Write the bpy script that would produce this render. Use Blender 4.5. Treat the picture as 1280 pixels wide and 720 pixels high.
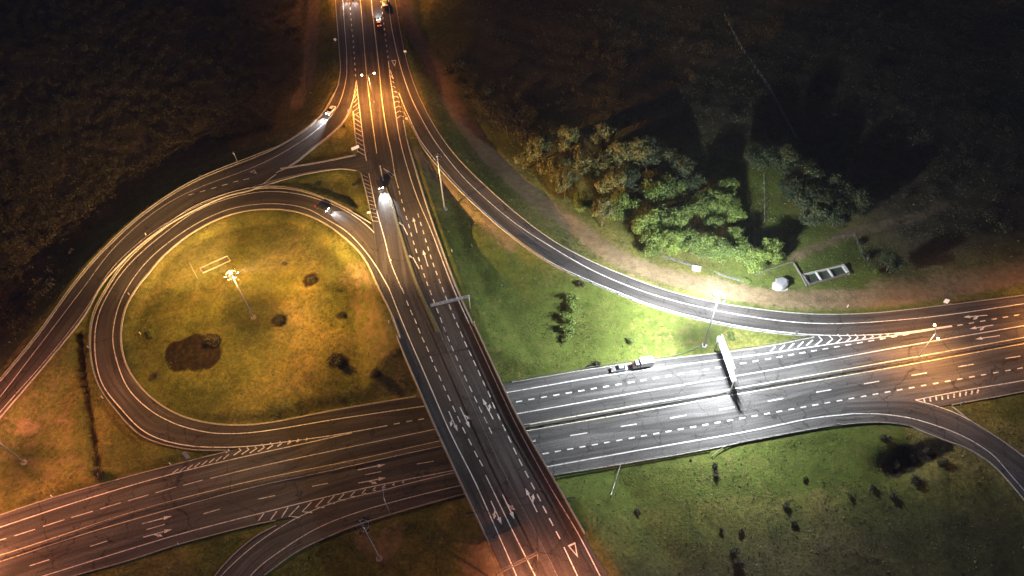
import bpy, bmesh, math, random
import numpy as np
from mathutils import Vector, Matrix

for o in list(bpy.data.objects): bpy.data.objects.remove(o)
sc = bpy.context.scene
col = sc.collection
rng = np.random.default_rng(7)
random.seed(7)

# ------------------------------------------------------------------ camera
FPX = 960.0; CH = 185.0; NAD = (678.0, 1098.0)
_v = np.array([NAD[0] - 640, NAD[1] - 360, FPX]); _d = _v / np.linalg.norm(_v)
_up = -_d
_f = np.array([0, 0, 1.0]); _f = _f - _d * (_f @ _d); _f /= np.linalg.norm(_f)
_r = np.cross(_d, _f)
W2 = np.array([_r, _f, _up])                      # camera (x right, y down, z fwd) -> world
def P(x, y, z=0.0):
    q = W2 @ np.array([x - 640, y - 360, FPX])
    t = (CH - z) / (-q[2])
    return np.array([t * q[0], t * q[1], z])
def proj(p):
    q = W2.T @ (np.array(p) - np.array([0, 0, CH]))
    return np.array([640 + FPX * q[0] / q[2], 360 + FPX * q[1] / q[2]])
cam_d = bpy.data.cameras.new('camera'); cam = bpy.data.objects.new('camera', cam_d); col.objects.link(cam)
cam_d.sensor_width = 36; cam_d.lens = 36 * FPX / 1280; cam_d.clip_start = 1; cam_d.clip_end = 8000
cx = W2 @ np.array([1, 0, 0]); cy = W2 @ np.array([0, -1, 0]); cz = W2 @ np.array([0, 0, -1])
M = Matrix(((cx[0], cy[0], cz[0], 0), (cx[1], cy[1], cz[1], 0), (cx[2], cy[2], cz[2], CH), (0, 0, 0, 1)))
cam.matrix_world = M
sc.camera = cam

# ------------------------------------------------------------------ night sky, exposure, light levels
w = bpy.data.worlds.new('World'); sc.world = w; w.use_nodes = True
nt = w.node_tree; bg = nt.nodes['Background']
sky = nt.nodes.new('ShaderNodeTexSky'); sky.sky_type = 'NISHITA'; sky.sun_disc = False
sky.sun_elevation = math.radians(2); sky.sun_rotation = math.radians(200)
tint = nt.nodes.new('ShaderNodeMix'); tint.data_type = 'RGBA'; tint.blend_type = 'MULTIPLY'; tint.inputs[0].default_value = 1; tint.inputs[7].default_value = (.36, .42, 1.0, 1)
nt.links.new(sky.outputs[0], tint.inputs[6]); nt.links.new(tint.outputs[2], bg.inputs[0]); bg.inputs[1].default_value = 0.058
sc.view_settings.view_transform = 'Standard'; sc.view_settings.look = 'None'
sc.view_settings.exposure = 1.0; sc.view_settings.gamma = 1; sc.view_settings.use_curve_mapping = False
try:
    sc.cycles.use_denoising = True; sc.cycles.denoiser = 'OPENIMAGEDENOISE'
    sc.cycles.max_bounces = 4; sc.cycles.sample_clamp_indirect = 3; sc.cycles.use_light_tree = True
except Exception: pass
SODIUM = (1.0, 0.37, 0.08); FARAMBER = (1.0, 0.55, 0.20); YELLOW = (1.0, 0.49, 0.10); WHITE = (0.88, 0.95, 1.0); ROSE = (1.0, 0.34, 0.15)
E_WHITE = 640000; E_YEL = 250000; E_LAMP = 15000; E_CAR = 6500

# ------------------------------------------------------------------ helpers
def tag(o, label=None, cat=None, group=None, kind=None):
    if label: o['label'] = label
    if cat: o['category'] = cat
    if group: o['group'] = group
    if kind: o['kind'] = kind
    return o
def empty(name, loc, rz=0, label=None, cat=None, group=None):
    o = bpy.data.objects.new(name, None); col.objects.link(o)
    o.location = [float(a) for a in loc]; o.rotation_euler = (0, 0, rz); o.empty_display_size = 0.5
    return tag(o, label, cat, group)
def mesh(name, V, F, mat=None, parent=None, smooth=False, uv=None):
    me = bpy.data.meshes.new(name); me.from_pydata([tuple(map(float, v)) for v in V], [], [tuple(int(i) for i in f) for f in F])
    if uv is not None:
        l = me.uv_layers.new(name='UVMap')
        idx = np.empty(len(me.loops), int); me.loops.foreach_get('vertex_index', idx)
        l.data.foreach_set('uv', np.array(uv, dtype=float)[idx].ravel())
    if smooth: me.polygons.foreach_set('use_smooth', [True] * len(me.polygons))
    if mat: me.materials.append(mat)
    o = bpy.data.objects.new(name, me); col.objects.link(o)
    if parent: o.parent = parent
    return o
def bmo(name, bm, mat=None, parent=None, smooth=False):
    me = bpy.data.meshes.new(name); bm.to_mesh(me); bm.free()
    if smooth: me.polygons.foreach_set('use_smooth', [True] * len(me.polygons))
    if mat: me.materials.append(mat)
    o = bpy.data.objects.new(name, me); col.objects.link(o)
    if parent: o.parent = parent
    return o
def bx(bm, c, s, rz=0, bevel=0, taper=None, M=None):
    r = bmesh.ops.create_cube(bm, size=1); vs = r['verts']
    for v in vs:
        z = v.co.z
        v.co = Vector((v.co.x * s[0], v.co.y * s[1], v.co.z * s[2]))
        if taper and z > 0: v.co.x *= taper[0]; v.co.y *= taper[1]
    m = Matrix.Translation(c) @ Matrix.Rotation(rz, 4, 'Z')
    if M is not None: m = M @ m
    bmesh.ops.transform(bm, matrix=m, verts=vs)
    if bevel:
        es = list({e for v in vs for e in v.link_edges})
        bmesh.ops.bevel(bm, geom=es, offset=bevel, segments=2, affect='EDGES')
def cyl(bm, a, b, r0, r1=None, n=10, cap=True):
    a = Vector(a); b = Vector(b); r1 = r0 if r1 is None else r1
    r = bmesh.ops.create_cone(bm, cap_ends=cap, segments=n, radius1=r0, radius2=r1, depth=(b - a).length)
    q = Vector((0, 0, 1)).rotation_difference(b - a).to_matrix().to_4x4()
    bmesh.ops.transform(bm, matrix=Matrix.Translation((a + b) / 2) @ q, verts=r['verts'])
def ball(bm, c, r, s=(1, 1, 1), u=12, v=8):
    k = bmesh.ops.create_uvsphere(bm, u_segments=u, v_segments=v, radius=r)
    bmesh.ops.transform(bm, matrix=Matrix.Translation(c) @ Matrix.Diagonal((*s, 1)), verts=k['verts'])
def tree_copy(o, parent=None):
    c = o.copy(); col.objects.link(c)
    if parent: c.parent = parent
    for ch in list(o.children): tree_copy(ch, c)
    return c

# ------------------------------------------------------------------ materials
def mat(name, base=(.5, .5, .5), rough=.7, metal=0, emit=None, es=0, noise=None, nscale=1.0, nd=.25, bump=0):
    m = bpy.data.materials.new(name); m.use_nodes = True; n = m.node_tree; b = n.nodes['Principled BSDF']
    b.inputs['Base Color'].default_value = (*base, 1); b.inputs['Roughness'].default_value = rough; b.inputs['Metallic'].default_value = metal
    if emit: b.inputs['Emission Color'].default_value = (*emit, 1); b.inputs['Emission Strength'].default_value = es
    else:
        tc = n.nodes.new('ShaderNodeNewGeometry'); nz = n.nodes.new('ShaderNodeTexNoise'); nz.inputs['Scale'].default_value = nscale; nz.inputs['Detail'].default_value = 6
        n.links.new(tc.outputs['Position'], nz.inputs['Vector'])
        rp = n.nodes.new('ShaderNodeValToRGB'); rp.color_ramp.elements[0].position = .3; rp.color_ramp.elements[1].position = .7
        a = noise or tuple(c * (1 - nd) for c in base)
        rp.color_ramp.elements[0].color = (*a, 1); rp.color_ramp.elements[1].color = (*[min(1, c * (1 + nd * .6)) for c in base], 1)
        n.links.new(nz.outputs[0], rp.inputs[0]); n.links.new(rp.outputs[0], b.inputs['Base Color'])
        if bump:
            bp = n.nodes.new('ShaderNodeBump'); bp.inputs['Strength'].default_value = bump; n.links.new(nz.outputs[0], bp.inputs['Height']); n.links.new(bp.outputs[0], b.inputs['Normal'])
    return m
M_conc = mat('concrete', (.33, .31, .28), .85, nscale=1.5)
M_kerb = mat('kerb_concrete', (.36, .34, .30), .8, nscale=2.5, nd=.4)
M_steel = mat('galvanised_steel', (.52, .53, .54), .45, .6, nscale=3)
M_beam = mat('weathered_rail', (.26, .26, .26), .6, .3, nscale=2)
M_stone = mat('stony_silt', (.13, .12, .10), .95, nscale=1.5, nd=.6, bump=.6)
M_dark = mat('dark_housing', (.03, .03, .035), .5, .2)
M_rust = mat('weathered_post', (.16, .14, .12), .8)
M_white = mat('white_panel', (.75, .76, .77), .5, nscale=2, nd=.1)
M_signback = mat('sign_back', (.55, .56, .58), .4, .4, nscale=1.2, nd=.2)
M_tyre = mat('tyre_rubber', (.02, .02, .02), .85)
M_rim = mat('wheel_rim', (.5, .5, .52), .35, .8)
M_glass = mat('car_glass', (.015, .018, .02), .08)
M_head = mat('headlight_glow', (1, 1, 1), .3, emit=(1, .97, .95), es=45)
M_headoff = mat('headlight_lens', (.6, .62, .65), .2)
M_tail = mat('taillight_glow', (.5, .02, .01), .3, emit=(1, .05, .02), es=4)
M_hazard = mat('hazard_glow', (.6, .2, .02), .3, emit=(1, .35, .12), es=8)
M_lensy = mat('yellow_lamp_glow', (1, .8, .4), .3, emit=(1, .78, .35), es=30)
M_lensw = mat('white_lamp_glow', (1, 1, 1), .3, emit=(.95, 1, 1), es=60)
M_lensoff = mat('unlit_lamp_lens', (.35, .36, .36), .25)
M_bark = mat('bark', (.09, .07, .05), .9, nscale=4)

def paint_mat(name, c):
    m = bpy.data.materials.new(name); m.use_nodes = True; n = m.node_tree; b = n.nodes['Principled BSDF']; b.inputs['Roughness'].default_value = .6
    g = n.nodes.new('ShaderNodeNewGeometry'); nz = n.nodes.new('ShaderNodeTexNoise'); nz.inputs['Scale'].default_value = 1.3; nz.inputs['Detail'].default_value = 8; nz.inputs['Roughness'].default_value = .75
    n.links.new(g.outputs['Position'], nz.inputs['Vector'])
    rp = n.nodes.new('ShaderNodeValToRGB'); rp.color_ramp.elements[0].position = .36; rp.color_ramp.elements[0].color = (c[0] * .25, c[1] * .25, c[2] * .25, 1)
    rp.color_ramp.elements[1].position = .50; rp.color_ramp.elements[1].color = (*c, 1)
    n.links.new(nz.outputs[0], rp.inputs[0]); n.links.new(rp.outputs[0], b.inputs['Base Color']); return m
M_paint = paint_mat('white_road_paint', (.78, .77, .74)); M_painty = paint_mat('yellow_road_paint', (.75, .68, .48))

def asphalt(name, base, seed=0, lanes=6):
    m = bpy.data.materials.new(name); m.use_nodes = True; n = m.node_tree; b = n.nodes['Principled BSDF']; b.inputs['Roughness'].default_value = .92; b.inputs['Specular IOR Level'].default_value = .2
    L = n.links.new
    def node(t, **k):
        x = n.nodes.new(t)
        for a, v in k.items(): x.inputs[a].default_value = v
        return x
    g = node('ShaderNodeNewGeometry'); uv = node('ShaderNodeTexCoord')
    n1 = node('ShaderNodeTexNoise', Scale=.06, Detail=5.0, Roughness=.6); n2 = node('ShaderNodeTexNoise', Scale=2.2, Detail=6.0, Roughness=.8)
    L(g.outputs['Position'], n1.inputs['Vector']); L(g.outputs['Position'], n2.inputs['Vector'])
    mp = node('ShaderNodeMapping'); mp.inputs['Scale'].default_value = (1.1, .035, 1); mp.inputs['Location'].default_value = (seed, seed * 3, 0)
    L(uv.outputs['UV'], mp.inputs['Vector'])
    n3 = node('ShaderNodeTexNoise', Scale=1.0, Detail=5.0, Roughness=.65); L(mp.outputs[0], n3.inputs['Vector'])
    # patched strips of newer asphalt
    mp2 = node('ShaderNodeMapping'); mp2.inputs['Scale'].default_value = (.27, .02, 1); L(uv.outputs['UV'], mp2.inputs['Vector'])
    vo = node('ShaderNodeTexVoronoi', Scale=1.0); L(mp2.outputs[0], vo.inputs['Vector'])
    sepc = node('ShaderNodeSeparateColor'); L(vo.outputs['Color'], sepc.inputs[0])
    def rampf(src, lo, hi, p0=.3, p1=.7):
        mr = node('ShaderNodeMapRange'); mr.inputs[1].default_value = p0; mr.inputs[2].default_value = p1; mr.inputs[3].default_value = lo; mr.inputs[4].default_value = hi
        L(src, mr.inputs[0]); return mr.outputs[0]
    def mul(a, c):
        x = node('ShaderNodeMath'); x.operation = 'MULTIPLY'; L(a, x.inputs[0]); L(c, x.inputs[1]); return x.outputs[0]
    f = mul(mul(rampf(n1.outputs[0], .8, 1.25), rampf(n2.outputs[0], .6, 1.4)), mul(rampf(n3.outputs[0], .5, 1.5), rampf(sepc.outputs[0], .72, 1.2, 0, 1)))
    ve = node('ShaderNodeTexVoronoi', Scale=.09); ve.feature = 'DISTANCE_TO_EDGE'; nd_ = node('ShaderNodeTexNoise', Scale=.3, Detail=4.0); L(g.outputs['Position'], nd_.inputs['Vector'])
    va = node('ShaderNodeVectorMath'); va.operation = 'MULTIPLY_ADD'; L(nd_.outputs['Color'], va.inputs[0]); va.inputs[1].default_value = (6, 6, 0); L(g.outputs['Position'], va.inputs[2]); L(va.outputs[0], ve.inputs['Vector'])
    f = mul(f, rampf(ve.outputs['Distance'], .45, 1.0, .004, .012))
    mx = node('ShaderNodeVectorMath'); mx.operation = 'SCALE'; mx.inputs[0].default_value = base; L(f, mx.inputs['Scale']); L(mx.outputs[0], b.inputs['Base Color'])
    bp = node('ShaderNodeBump', Strength=.25, Distance=.05); L(n2.outputs[0], bp.inputs['Height']); L(bp.outputs[0], b.inputs['Normal'])
    return m
M_as1 = asphalt('asphalt_motorway', (.084, .079, .076), 1)
M_as2 = asphalt('asphalt_ramp', (.064, .057, .052), 5)
M_as3 = asphalt('asphalt_overpass', (.058, .051, .048), 9)

def ground_mat():
    m = bpy.data.materials.new('rough_grassland'); m.use_nodes = True; n = m.node_tree; b = n.nodes['Principled BSDF']; b.inputs['Roughness'].default_value = .95
    b.inputs['Specular IOR Level'].default_value = .1
    L = n.links.new; g = n.nodes.new('ShaderNodeNewGeometry')
    def noise(s, d=6, r=.6, dist=0):
        x = n.nodes.new('ShaderNodeTexNoise'); x.inputs['Scale'].default_value = s; x.inputs['Detail'].default_value = d; x.inputs['Roughness'].default_value = r; x.inputs['Distortion'].default_value = dist
        L(g.outputs['Position'], x.inputs['Vector']); return x.outputs[0]
    def ramp(src, els):
        x = n.nodes.new('ShaderNodeValToRGB'); e = x.color_ramp.elements
        e[0].position, e[0].color = els[0][0], (*els[0][1], 1); e[1].position, e[1].color = els[-1][0], (*els[-1][1], 1)
        for p, c in els[1:-1]: k = e.new(p); k.color = (*c, 1)
        L(src, x.inputs[0]); return x.outputs[0]
    def mix(t, a, c, f=None, fv=1.0):
        x = n.nodes.new('ShaderNodeMix'); x.data_type = 'RGBA'; x.blend_type = t
        if f is not None: L(f, x.inputs[0])
        else: x.inputs[0].default_value = fv
        L(a, x.inputs[6]); L(c, x.inputs[7]); return x.outputs[2]
    big = ramp(noise(.028, 7, .62, .6), [(.36, (.075, .085, .022)), (.47, (.110, .118, .030)), (.56, (.150, .138, .042)), (.66, (.19, .155, .062))])
    mid = ramp(noise(.22, 8, .72, .8), [(.32, (.55, .60, .52)), (.5, (.95, .95, .90)), (.68, (1.4, 1.32, 1.18))])
    fine = ramp(noise(1.1, 8, .85), [(.35, (.42, .42, .42)), (.65, (1.6, 1.6, 1.6))])
    c = mix('MULTIPLY', mix('MULTIPLY', big, mid), fine)
    def attr(nm):
        a = n.nodes.new('ShaderNodeAttribute'); a.attribute_name = nm; return a
    dirt = ramp(noise(.5, 7, .75), [(.3, (.115, .082, .045)), (.7, (.27, .20, .115))])
    dark_ground = ramp(noise(.9, 6, .7), [(.3, (.006, .005, .004)), (.5, (.018, .013, .009)), (.72, (.060, .045, .020))])
    lush = ramp(noise(.35, 7, .75), [(.3, (.045, .068, .012)), (.7, (.125, .155, .030))])
    a = attr('cover'); s = n.nodes.new('ShaderNodeSeparateColor'); L(a.outputs['Color'], s.inputs[0])
    def edge(ch):      # break the boundary of each cover with noise
        x = n.nodes.new('ShaderNodeMath'); x.operation = 'ADD'; L(s.outputs[ch], x.inputs[0])
        y = n.nodes.new('ShaderNodeMapRange'); y.inputs[1].default_value = .25; y.inputs[2].default_value = .75; y.inputs[3].default_value = -.38; y.inputs[4].default_value = .38
        L(noise(.45, 7, .75), y.inputs[0]); L(y.outputs[0], x.inputs[1])
        z = n.nodes.new('ShaderNodeMapRange'); z.inputs[1].default_value = .38; z.inputs[2].default_value = .68; L(x.outputs[0], z.inputs[0]); return z.outputs[0]
    dry_dim = ramp(noise(.30, 8, .8, .5), [(.3, (.022, .018, .014)), (.48, (.06, .048, .032)), (.7, (.13, .10, .066))])
    s.outputs  # separate colour feeds R, G, B; alpha carries the scrubby fields and the darkened south lawn
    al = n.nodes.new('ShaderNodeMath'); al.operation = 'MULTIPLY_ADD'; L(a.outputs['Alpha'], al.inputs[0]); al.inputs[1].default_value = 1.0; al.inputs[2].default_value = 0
    c = mix('MIX', c, dry_dim, al.outputs[0]); c = mix('MIX', c, lush, edge(2)); c = mix('MIX', c, dirt, edge(0)); c = mix('MIX', c, dark_ground, edge(1))
    L(c, b.inputs['Base Color'])
    bp = n.nodes.new('ShaderNodeBump'); bp.inputs['Strength'].default_value = .9; bp.inputs['Distance'].default_value = .5
    L(noise(1.1, 8, .8), bp.inputs['Height']); L(bp.outputs[0], b.inputs['Normal'])
    return m
def leaf_mat(name, lo, hi):
    m = bpy.data.materials.new(name); m.use_nodes = True; n = m.node_tree; b = n.nodes['Principled BSDF']; b.inputs['Roughness'].default_value = .6
    a = n.nodes.new('ShaderNodeAttribute'); a.attribute_name = 'tone'
    oi = n.nodes.new('ShaderNodeObjectInfo'); ad = n.nodes.new('ShaderNodeMath'); ad.operation = 'MULTIPLY_ADD'; ad.inputs[1].default_value = .5; 
    n.links.new(oi.outputs['Random'], ad.inputs[0]); 
    sp = n.nodes.new('ShaderNodeMath'); sp.operation = 'MULTIPLY'; sp.inputs[1].default_value = .6; n.links.new(a.outputs['Fac'], sp.inputs[0]); n.links.new(sp.outputs[0], ad.inputs[2])
    rp = n.nodes.new('ShaderNodeValToRGB'); rp.color_ramp.elements[0].color = (*lo, 1); rp.color_ramp.elements[1].color = (*hi, 1)
    n.links.new(ad.outputs[0], rp.inputs[0]); n.links.new(rp.outputs[0], b.inputs['Base Color'])
    tr = n.nodes.new('ShaderNodeBsdfTranslucent'); n.links.new(rp.outputs[0], tr.inputs[0]); ms = n.nodes.new('ShaderNodeMixShader'); ms.inputs[0].default_value = .25
    n.links.new(b.outputs[0], ms.inputs[1]); n.links.new(tr.outputs[0], ms.inputs[2]); n.links.new(ms.outputs[0], n.nodes['Material Output'].inputs[0]); return m
M_leaf = leaf_mat('green_leaves', (.048, .078, .014), (.175, .235, .040))
M_leafb = leaf_mat('amber_tinted_leaves', (.070, .074, .020), (.22, .20, .055))  # browner than the green leaves, amber lamp light put into the colour
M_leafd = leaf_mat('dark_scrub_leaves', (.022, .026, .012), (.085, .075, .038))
M_leafk = leaf_mat('painted_shade_leaves', (.020, .032, .012), (.065, .085, .030))  # darker greens painted in for trees the lamp light barely reaches
M_tuft = leaf_mat('grass_blades', (.05, .075, .016), (.20, .20, .07))

# ------------------------------------------------------------------ curves traced as centre and edge lines of real roads
def smooth(pts, n=8):
    p = np.array(pts, float)
    if len(p) < 3:
        return np.array([p[0] + (p[-1] - p[0]) * t for t in np.linspace(0, 1, max(2, n))])
    q = np.vstack([2 * p[0] - p[1], p, 2 * p[-1] - p[-2]]); out = []
    for i in range(1, len(q) - 2):
        a, b, c, d = q[i - 1:i + 3]
        t0 = 0; t1 = t0 + math.sqrt(np.linalg.norm(b - a) + 1e-6); t2 = t1 + math.sqrt(np.linalg.norm(c - b) + 1e-6); t3 = t2 + math.sqrt(np.linalg.norm(d - c) + 1e-6)
        for t in np.linspace(t1, t2, n, endpoint=False):
            A1 = (t1 - t) / (t1 - t0) * a + (t - t0) / (t1 - t0) * b; A2 = (t2 - t) / (t2 - t1) * b + (t - t1) / (t2 - t1) * c; A3 = (t3 - t) / (t3 - t2) * c + (t - t2) / (t3 - t2) * d
            B1 = (t2 - t) / (t2 - t0) * A1 + (t - t0) / (t2 - t0) * A2; B2 = (t3 - t) / (t3 - t1) * A2 + (t - t1) / (t3 - t1) * A3
            out.append((t2 - t) / (t2 - t1) * B1 + (t - t1) / (t2 - t1) * B2)
    out.append(p[-1]); return np.array(out)
def resample(p, n):
    s = np.r_[0, np.cumsum(np.linalg.norm(np.diff(p, axis=0), axis=1))]; t = np.linspace(0, s[-1], n)
    return np.stack([np.interp(t, s, p[:, k]) for k in range(p.shape[1])], 1)

ROADS = {}
class Road:
    def __init__(s, key, A, B, Z, n=160):
        s.key = key; s.A = resample(smooth(A, 10), n); s.B = resample(smooth(B, 10), n)
        s.C = (s.A + s.B) / 2
        if isinstance(Z, (int, float)): s.zp = None; s.zc = np.full(n, float(Z)); s.z0 = float(Z)
        else:
            s.z0 = None; idx = [int(np.argmin(np.hypot(*(s.C - np.array(z[:2])).T))) for z in Z]
            o = np.argsort(idx); xs = np.array(idx)[o]; zs = np.array([Z[i][2] for i in o], float)
            zc = np.interp(np.arange(n), xs, zs); k = np.ones(9) / 9
            s.zc = np.convolve(np.pad(zc, 4, mode='edge'), k, 'valid')
        s.WA = np.array([P(a[0], a[1], s.zat(*a)) for a in s.A]); s.WB = np.array([P(b[0], b[1], s.zat(*b)) for b in s.B])
        s.WC = np.array([P(c[0], c[1], z) for c, z in zip(s.C, s.zc)]); s.hw = np.linalg.norm(s.WA[:, :2] - s.WB[:, :2], axis=1) / 2
        ROADS[key] = s
    def zat(s, x, y):
        if s.z0 is not None: return s.z0
        a = s.C[:-1]; b = s.C[1:]; ab = b - a; q = np.array([x, y]) - a
        t = np.clip((q * ab).sum(1) / (ab * ab).sum(1), 0, 1); d = np.hypot(*(a + ab * t[:, None] - np.array([x, y])).T); i = int(np.argmin(d))
        return float(s.zc[i] + (s.zc[i + 1] - s.zc[i]) * t[i])
    def W(s, x, y, dz=0):
        z = s.zat(x, y) + dz
        return P(x, y, z)
DK = 6.5
EW = Road('EW', [(-60, 664), (0, 644), (65, 622.5), (160, 596), (230, 578), (285, 564), (350, 545), (425, 518), (522, 497), (575, 488), (640, 477.5), (762, 457.5), (840, 447.5), (910, 439.5), (960, 432.5), (1019, 421), (1100, 408), (1190, 395), (1280, 378), (1350, 366)],
          [(-60, 766), (0, 747), (92, 720), (160, 701), (225, 680), (320, 655), (345, 650), (445, 634), (580, 617), (692, 594), (775, 580), (885, 561), (960, 546), (1055, 528), (1120, 514), (1189, 506), (1280, 489), (1350, 476)], 0, 260)
NS = Road('NS', [(428, -40), (431, 0), (436, 60), (441, 139), (444, 170), (447, 189), (451, 216), (459, 247), (466, 277), (470, 310), (477, 360), (489, 395), (498, 422.5), (520, 475), (546, 535), (570, 587.5), (585, 620), (612, 677.5), (630, 717.5), (652, 765)],
          [(478, -40), (482, 0), (490, 60), (504, 150), (507.5, 170), (510, 180), (532.5, 255), (570, 359), (592.5, 407.5), (640, 510), (656, 540), (695, 607), (726, 662), (760, 720), (785, 762)], DK, 220)
LR = Road('LR', [(416, -40), (419, 0), (423, 50), (425, 80), (424, 102), (416, 122), (400, 147), (357, 179), (320, 196), (240, 229), (175, 272), (120, 324), (90, 360), (47, 420), (0, 477), (-70, 560)],
          [(444, -40), (445, 0), (446, 60), (445.6, 100), (441, 126), (430, 150), (410, 170), (397, 180), (365, 205), (340, 222), (320, 234), (280, 245), (225, 271), (180, 301), (140, 339), (125, 358), (107, 391), (62, 448), (0, 520), (-70, 602)],
          [(430, 0, DK), (422, 120, DK), (365, 192, 6.3), (300, 220, 6.0), (200, 285, 5.4), (105, 375, 5), (30, 470, 4.6), (-60, 570, 4.2)], 200)
LK = Road('LK', [(320, 221), (350, 211), (400, 203), (445, 194), (462, 190)], [(310, 236), (320, 233.5), (382, 217), (427, 210.5), (445, 212.5), (463, 220)], [(315, 228, 6.05), (380, 210, 6.35), (440, 202, DK), (462, 205, DK)], 50)
LP = Road('LP', [(505, 380), (490, 325), (483, 307), (470, 290), (450, 272), (420, 255), (370, 239), (320, 238), (250, 258.5), (200, 292), (160, 327.5), (136, 361), (119, 395), (115, 435), (124, 480), (150, 516), (175, 541), (200, 552), (240, 560), (285, 561), (320, 558), (440, 541), (545, 520)],
          [(490, 392), (475, 360), (455, 320), (427, 292), (395, 272), (362, 262), (320, 261), (282, 269), (240, 290), (205, 317), (185, 340), (169, 360), (155, 387), (150, 425), (157, 457), (175, 485), (200, 507), (230, 522), (270, 531), (320, 531), (425, 512), (522, 496)],
          [(497, 385, DK), (480, 340, DK), (440, 285, 6.3), (380, 256, 6.0), (320, 249, 5.7), (222, 281, 5.0), (148, 360, 4.0), (132, 430, 2.9), (165, 510, 1.5), (215, 540, .7), (290, 546, .05), (380, 535, 0), (530, 508, 0)], 260)
RR = Road('RR', [(487, -40), (494, 0), (499, 31), (504, 56), (511, 87), (522, 116), (536, 145), (550, 167), (560, 184), (595, 221), (640, 262), (690, 300), (740, 327), (818, 358), (880, 375), (960, 388), (1025, 393), (1095, 391), (1160, 384), (1280, 369), (1350, 359)],
          [(474, -40), (480, 0), (484, 50), (486, 85), (496, 111), (506, 138), (522, 172), (527, 182), (570, 233), (640, 296), (690, 330), (740, 353.5), (760, 362), (815, 383), (890, 403), (960, 415), (1020, 421), (1075, 422), (1135, 420), (1200, 412), (1280, 400), (1350, 390)],
          [(488, 0, DK), (495, 75, DK), (515, 130, 6.4), (545, 180, 6.1), (583, 226, 5.5), (640, 278, 4.5), (715, 327, 3.2), (790, 360, 2.0), (885, 388, .8), (960, 400, .25), (1030, 406, 0), (1300, 380, 0)], 260)
OR = Road('OR', [(610, 588), (567, 593), (510, 604), (480, 612), (420, 627), (370, 646), (320, 670), (290, 695), (269, 720), (240, 765)], [(610, 611), (580, 617), (470, 648), (420, 666), (370, 690), (332, 718), (300, 765)], 0, 90)
RB = Road('RB', [(1060, 500), (1144, 500), (1172, 508), (1200, 519), (1237, 540), (1280, 570), (1330, 615), (1360, 650)], [(1040, 533), (1100, 528), (1135, 532), (1152, 539), (1180, 550), (1210, 561), (1242, 582), (1270, 612), (1300, 650), (1325, 690)], 0, 90)

# ------------------------------------------------------------------ terrain heights
base_pts = [(0, 0, -1), (200, 60, -2.5), (200, 150, -2.8), (100, 200, -3), (0, 300, -3), (60, 330, -3), (250, 180, -2.6), (160, 230, -2.8), (60, 370, -2.8), (15, 430, -2.5), (310, 165, -1.5), (330, 100, 0), (360, 20, 0), (-100, 400, -3), (-30, 440, -2.5), (550, 20, 2), (620, 100, 1.5), (620, 190, 2.5), (700, 60, 0), (900, 60, -1), (1200, 100, -1), (700, 250, 2), (800, 250, 1.2), (760, 320, 2.2), (850, 350, 1.2), (900, 300, .2), (1000, 370, .6), (1100, 360, .5), (1200, 330, 0), (1000, 250, -1), (1100, 300, -1.2), (1280, 250, -1),
            (300, 330, 4.2), (240, 330, 4.2), (400, 320, 4.8), (440, 350, 4.6), (300, 400, 2.6), (200, 420, 2.2), (400, 430, 2.2), (250, 480, 1.2), (350, 480, 1), (450, 470, 1.0), (200, 480, 1), (480, 480, .6), (380, 225, 5.2), (430, 235, 5.2), (420, 185, 5.8),
            (520, 190, 5.0), (545, 240, 3.6), (556, 265, 3.6), (600, 300, 4.6), (600, 370, 3.4), (640, 430, 2.0), (680, 360, 2.6), (720, 430, .6), (800, 420, .5), (870, 425, .4), (960, 420, .2),
            (50, 540, 1.0), (100, 500, 1.3), (60, 600, .4), (150, 570, .3), (200, 680, 0), (300, 680, 0), (450, 690, -.3), (560, 680, .3), (730, 620, 0), (750, 700, -.3), (850, 600, 0), (950, 640, -.4), (1100, 560, .1), (1130, 590, -1.6), (1000, 700, -.8), (1250, 680, -1), (1250, 520, 0), (700, 800, -1), (200, 800, 0), (1400, 500, 0), (-100, 700, 0), (1300, 800, -1), (800, -60, -1), (-200, 100, -1)]
BP = np.array([P(x, y, z) for x, y, z in base_pts])
def axis(lo, hi, step, far):
    a = list(np.arange(lo, hi + .1, step)); s = step
    L = []; v = lo
    while v > -far: s *= 1.35; v -= s; L.append(v)
    s = step; R = []; v = hi
    while v < far: s *= 1.35; v += s; R.append(v)
    return np.array(L[::-1] + a + R)
GX = axis(-255, 265, 1.0, 4000); GY = axis(45, 312, 1.0, 4000)
XX, YY = np.meshgrid(GX, GY, indexing='ij'); PT = np.stack([XX.ravel(), YY.ravel()], 1)
num = np.zeros(len(PT)); den = np.zeros(len(PT))
for b in BP:
    d2 = (PT[:, 0] - b[0]) ** 2 + (PT[:, 1] - b[1]) ** 2 + 30; wgt = d2 ** -1.6
    num += wgt * b[2]; den += wgt
HB = num / den
HB += .35 * np.sin(PT[:, 0] * .11 + 1.3 * np.sin(PT[:, 1] * .07)) * np.sin(PT[:, 1] * .13 + np.sin(PT[:, 0] * .05)) + .15 * np.sin(PT[:, 0] * .43 + PT[:, 1] * .21) * np.sin(PT[:, 1] * .37 - PT[:, 0] * .17)
def rdist(R):
    best = np.full(len(PT), 1e9); z = np.zeros(len(PT))
    for i in range(len(R.WC)):
        d = np.hypot(PT[:, 0] - R.WC[i, 0], PT[:, 1] - R.WC[i, 1]) - R.hw[i] * 1.0
        k = d < best; best[k] = d[k]; z[k] = R.zc[i]
    return best, z
RD = {k: rdist(R) for k, R in ROADS.items()}
h = HB.copy()
for k in ('NS', 'LR', 'LK', 'LP', 'RR'):
    d, z = RD[k]; h = np.maximum(h, z - .15 - .5 * np.maximum(0, d - 1.6))
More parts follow.
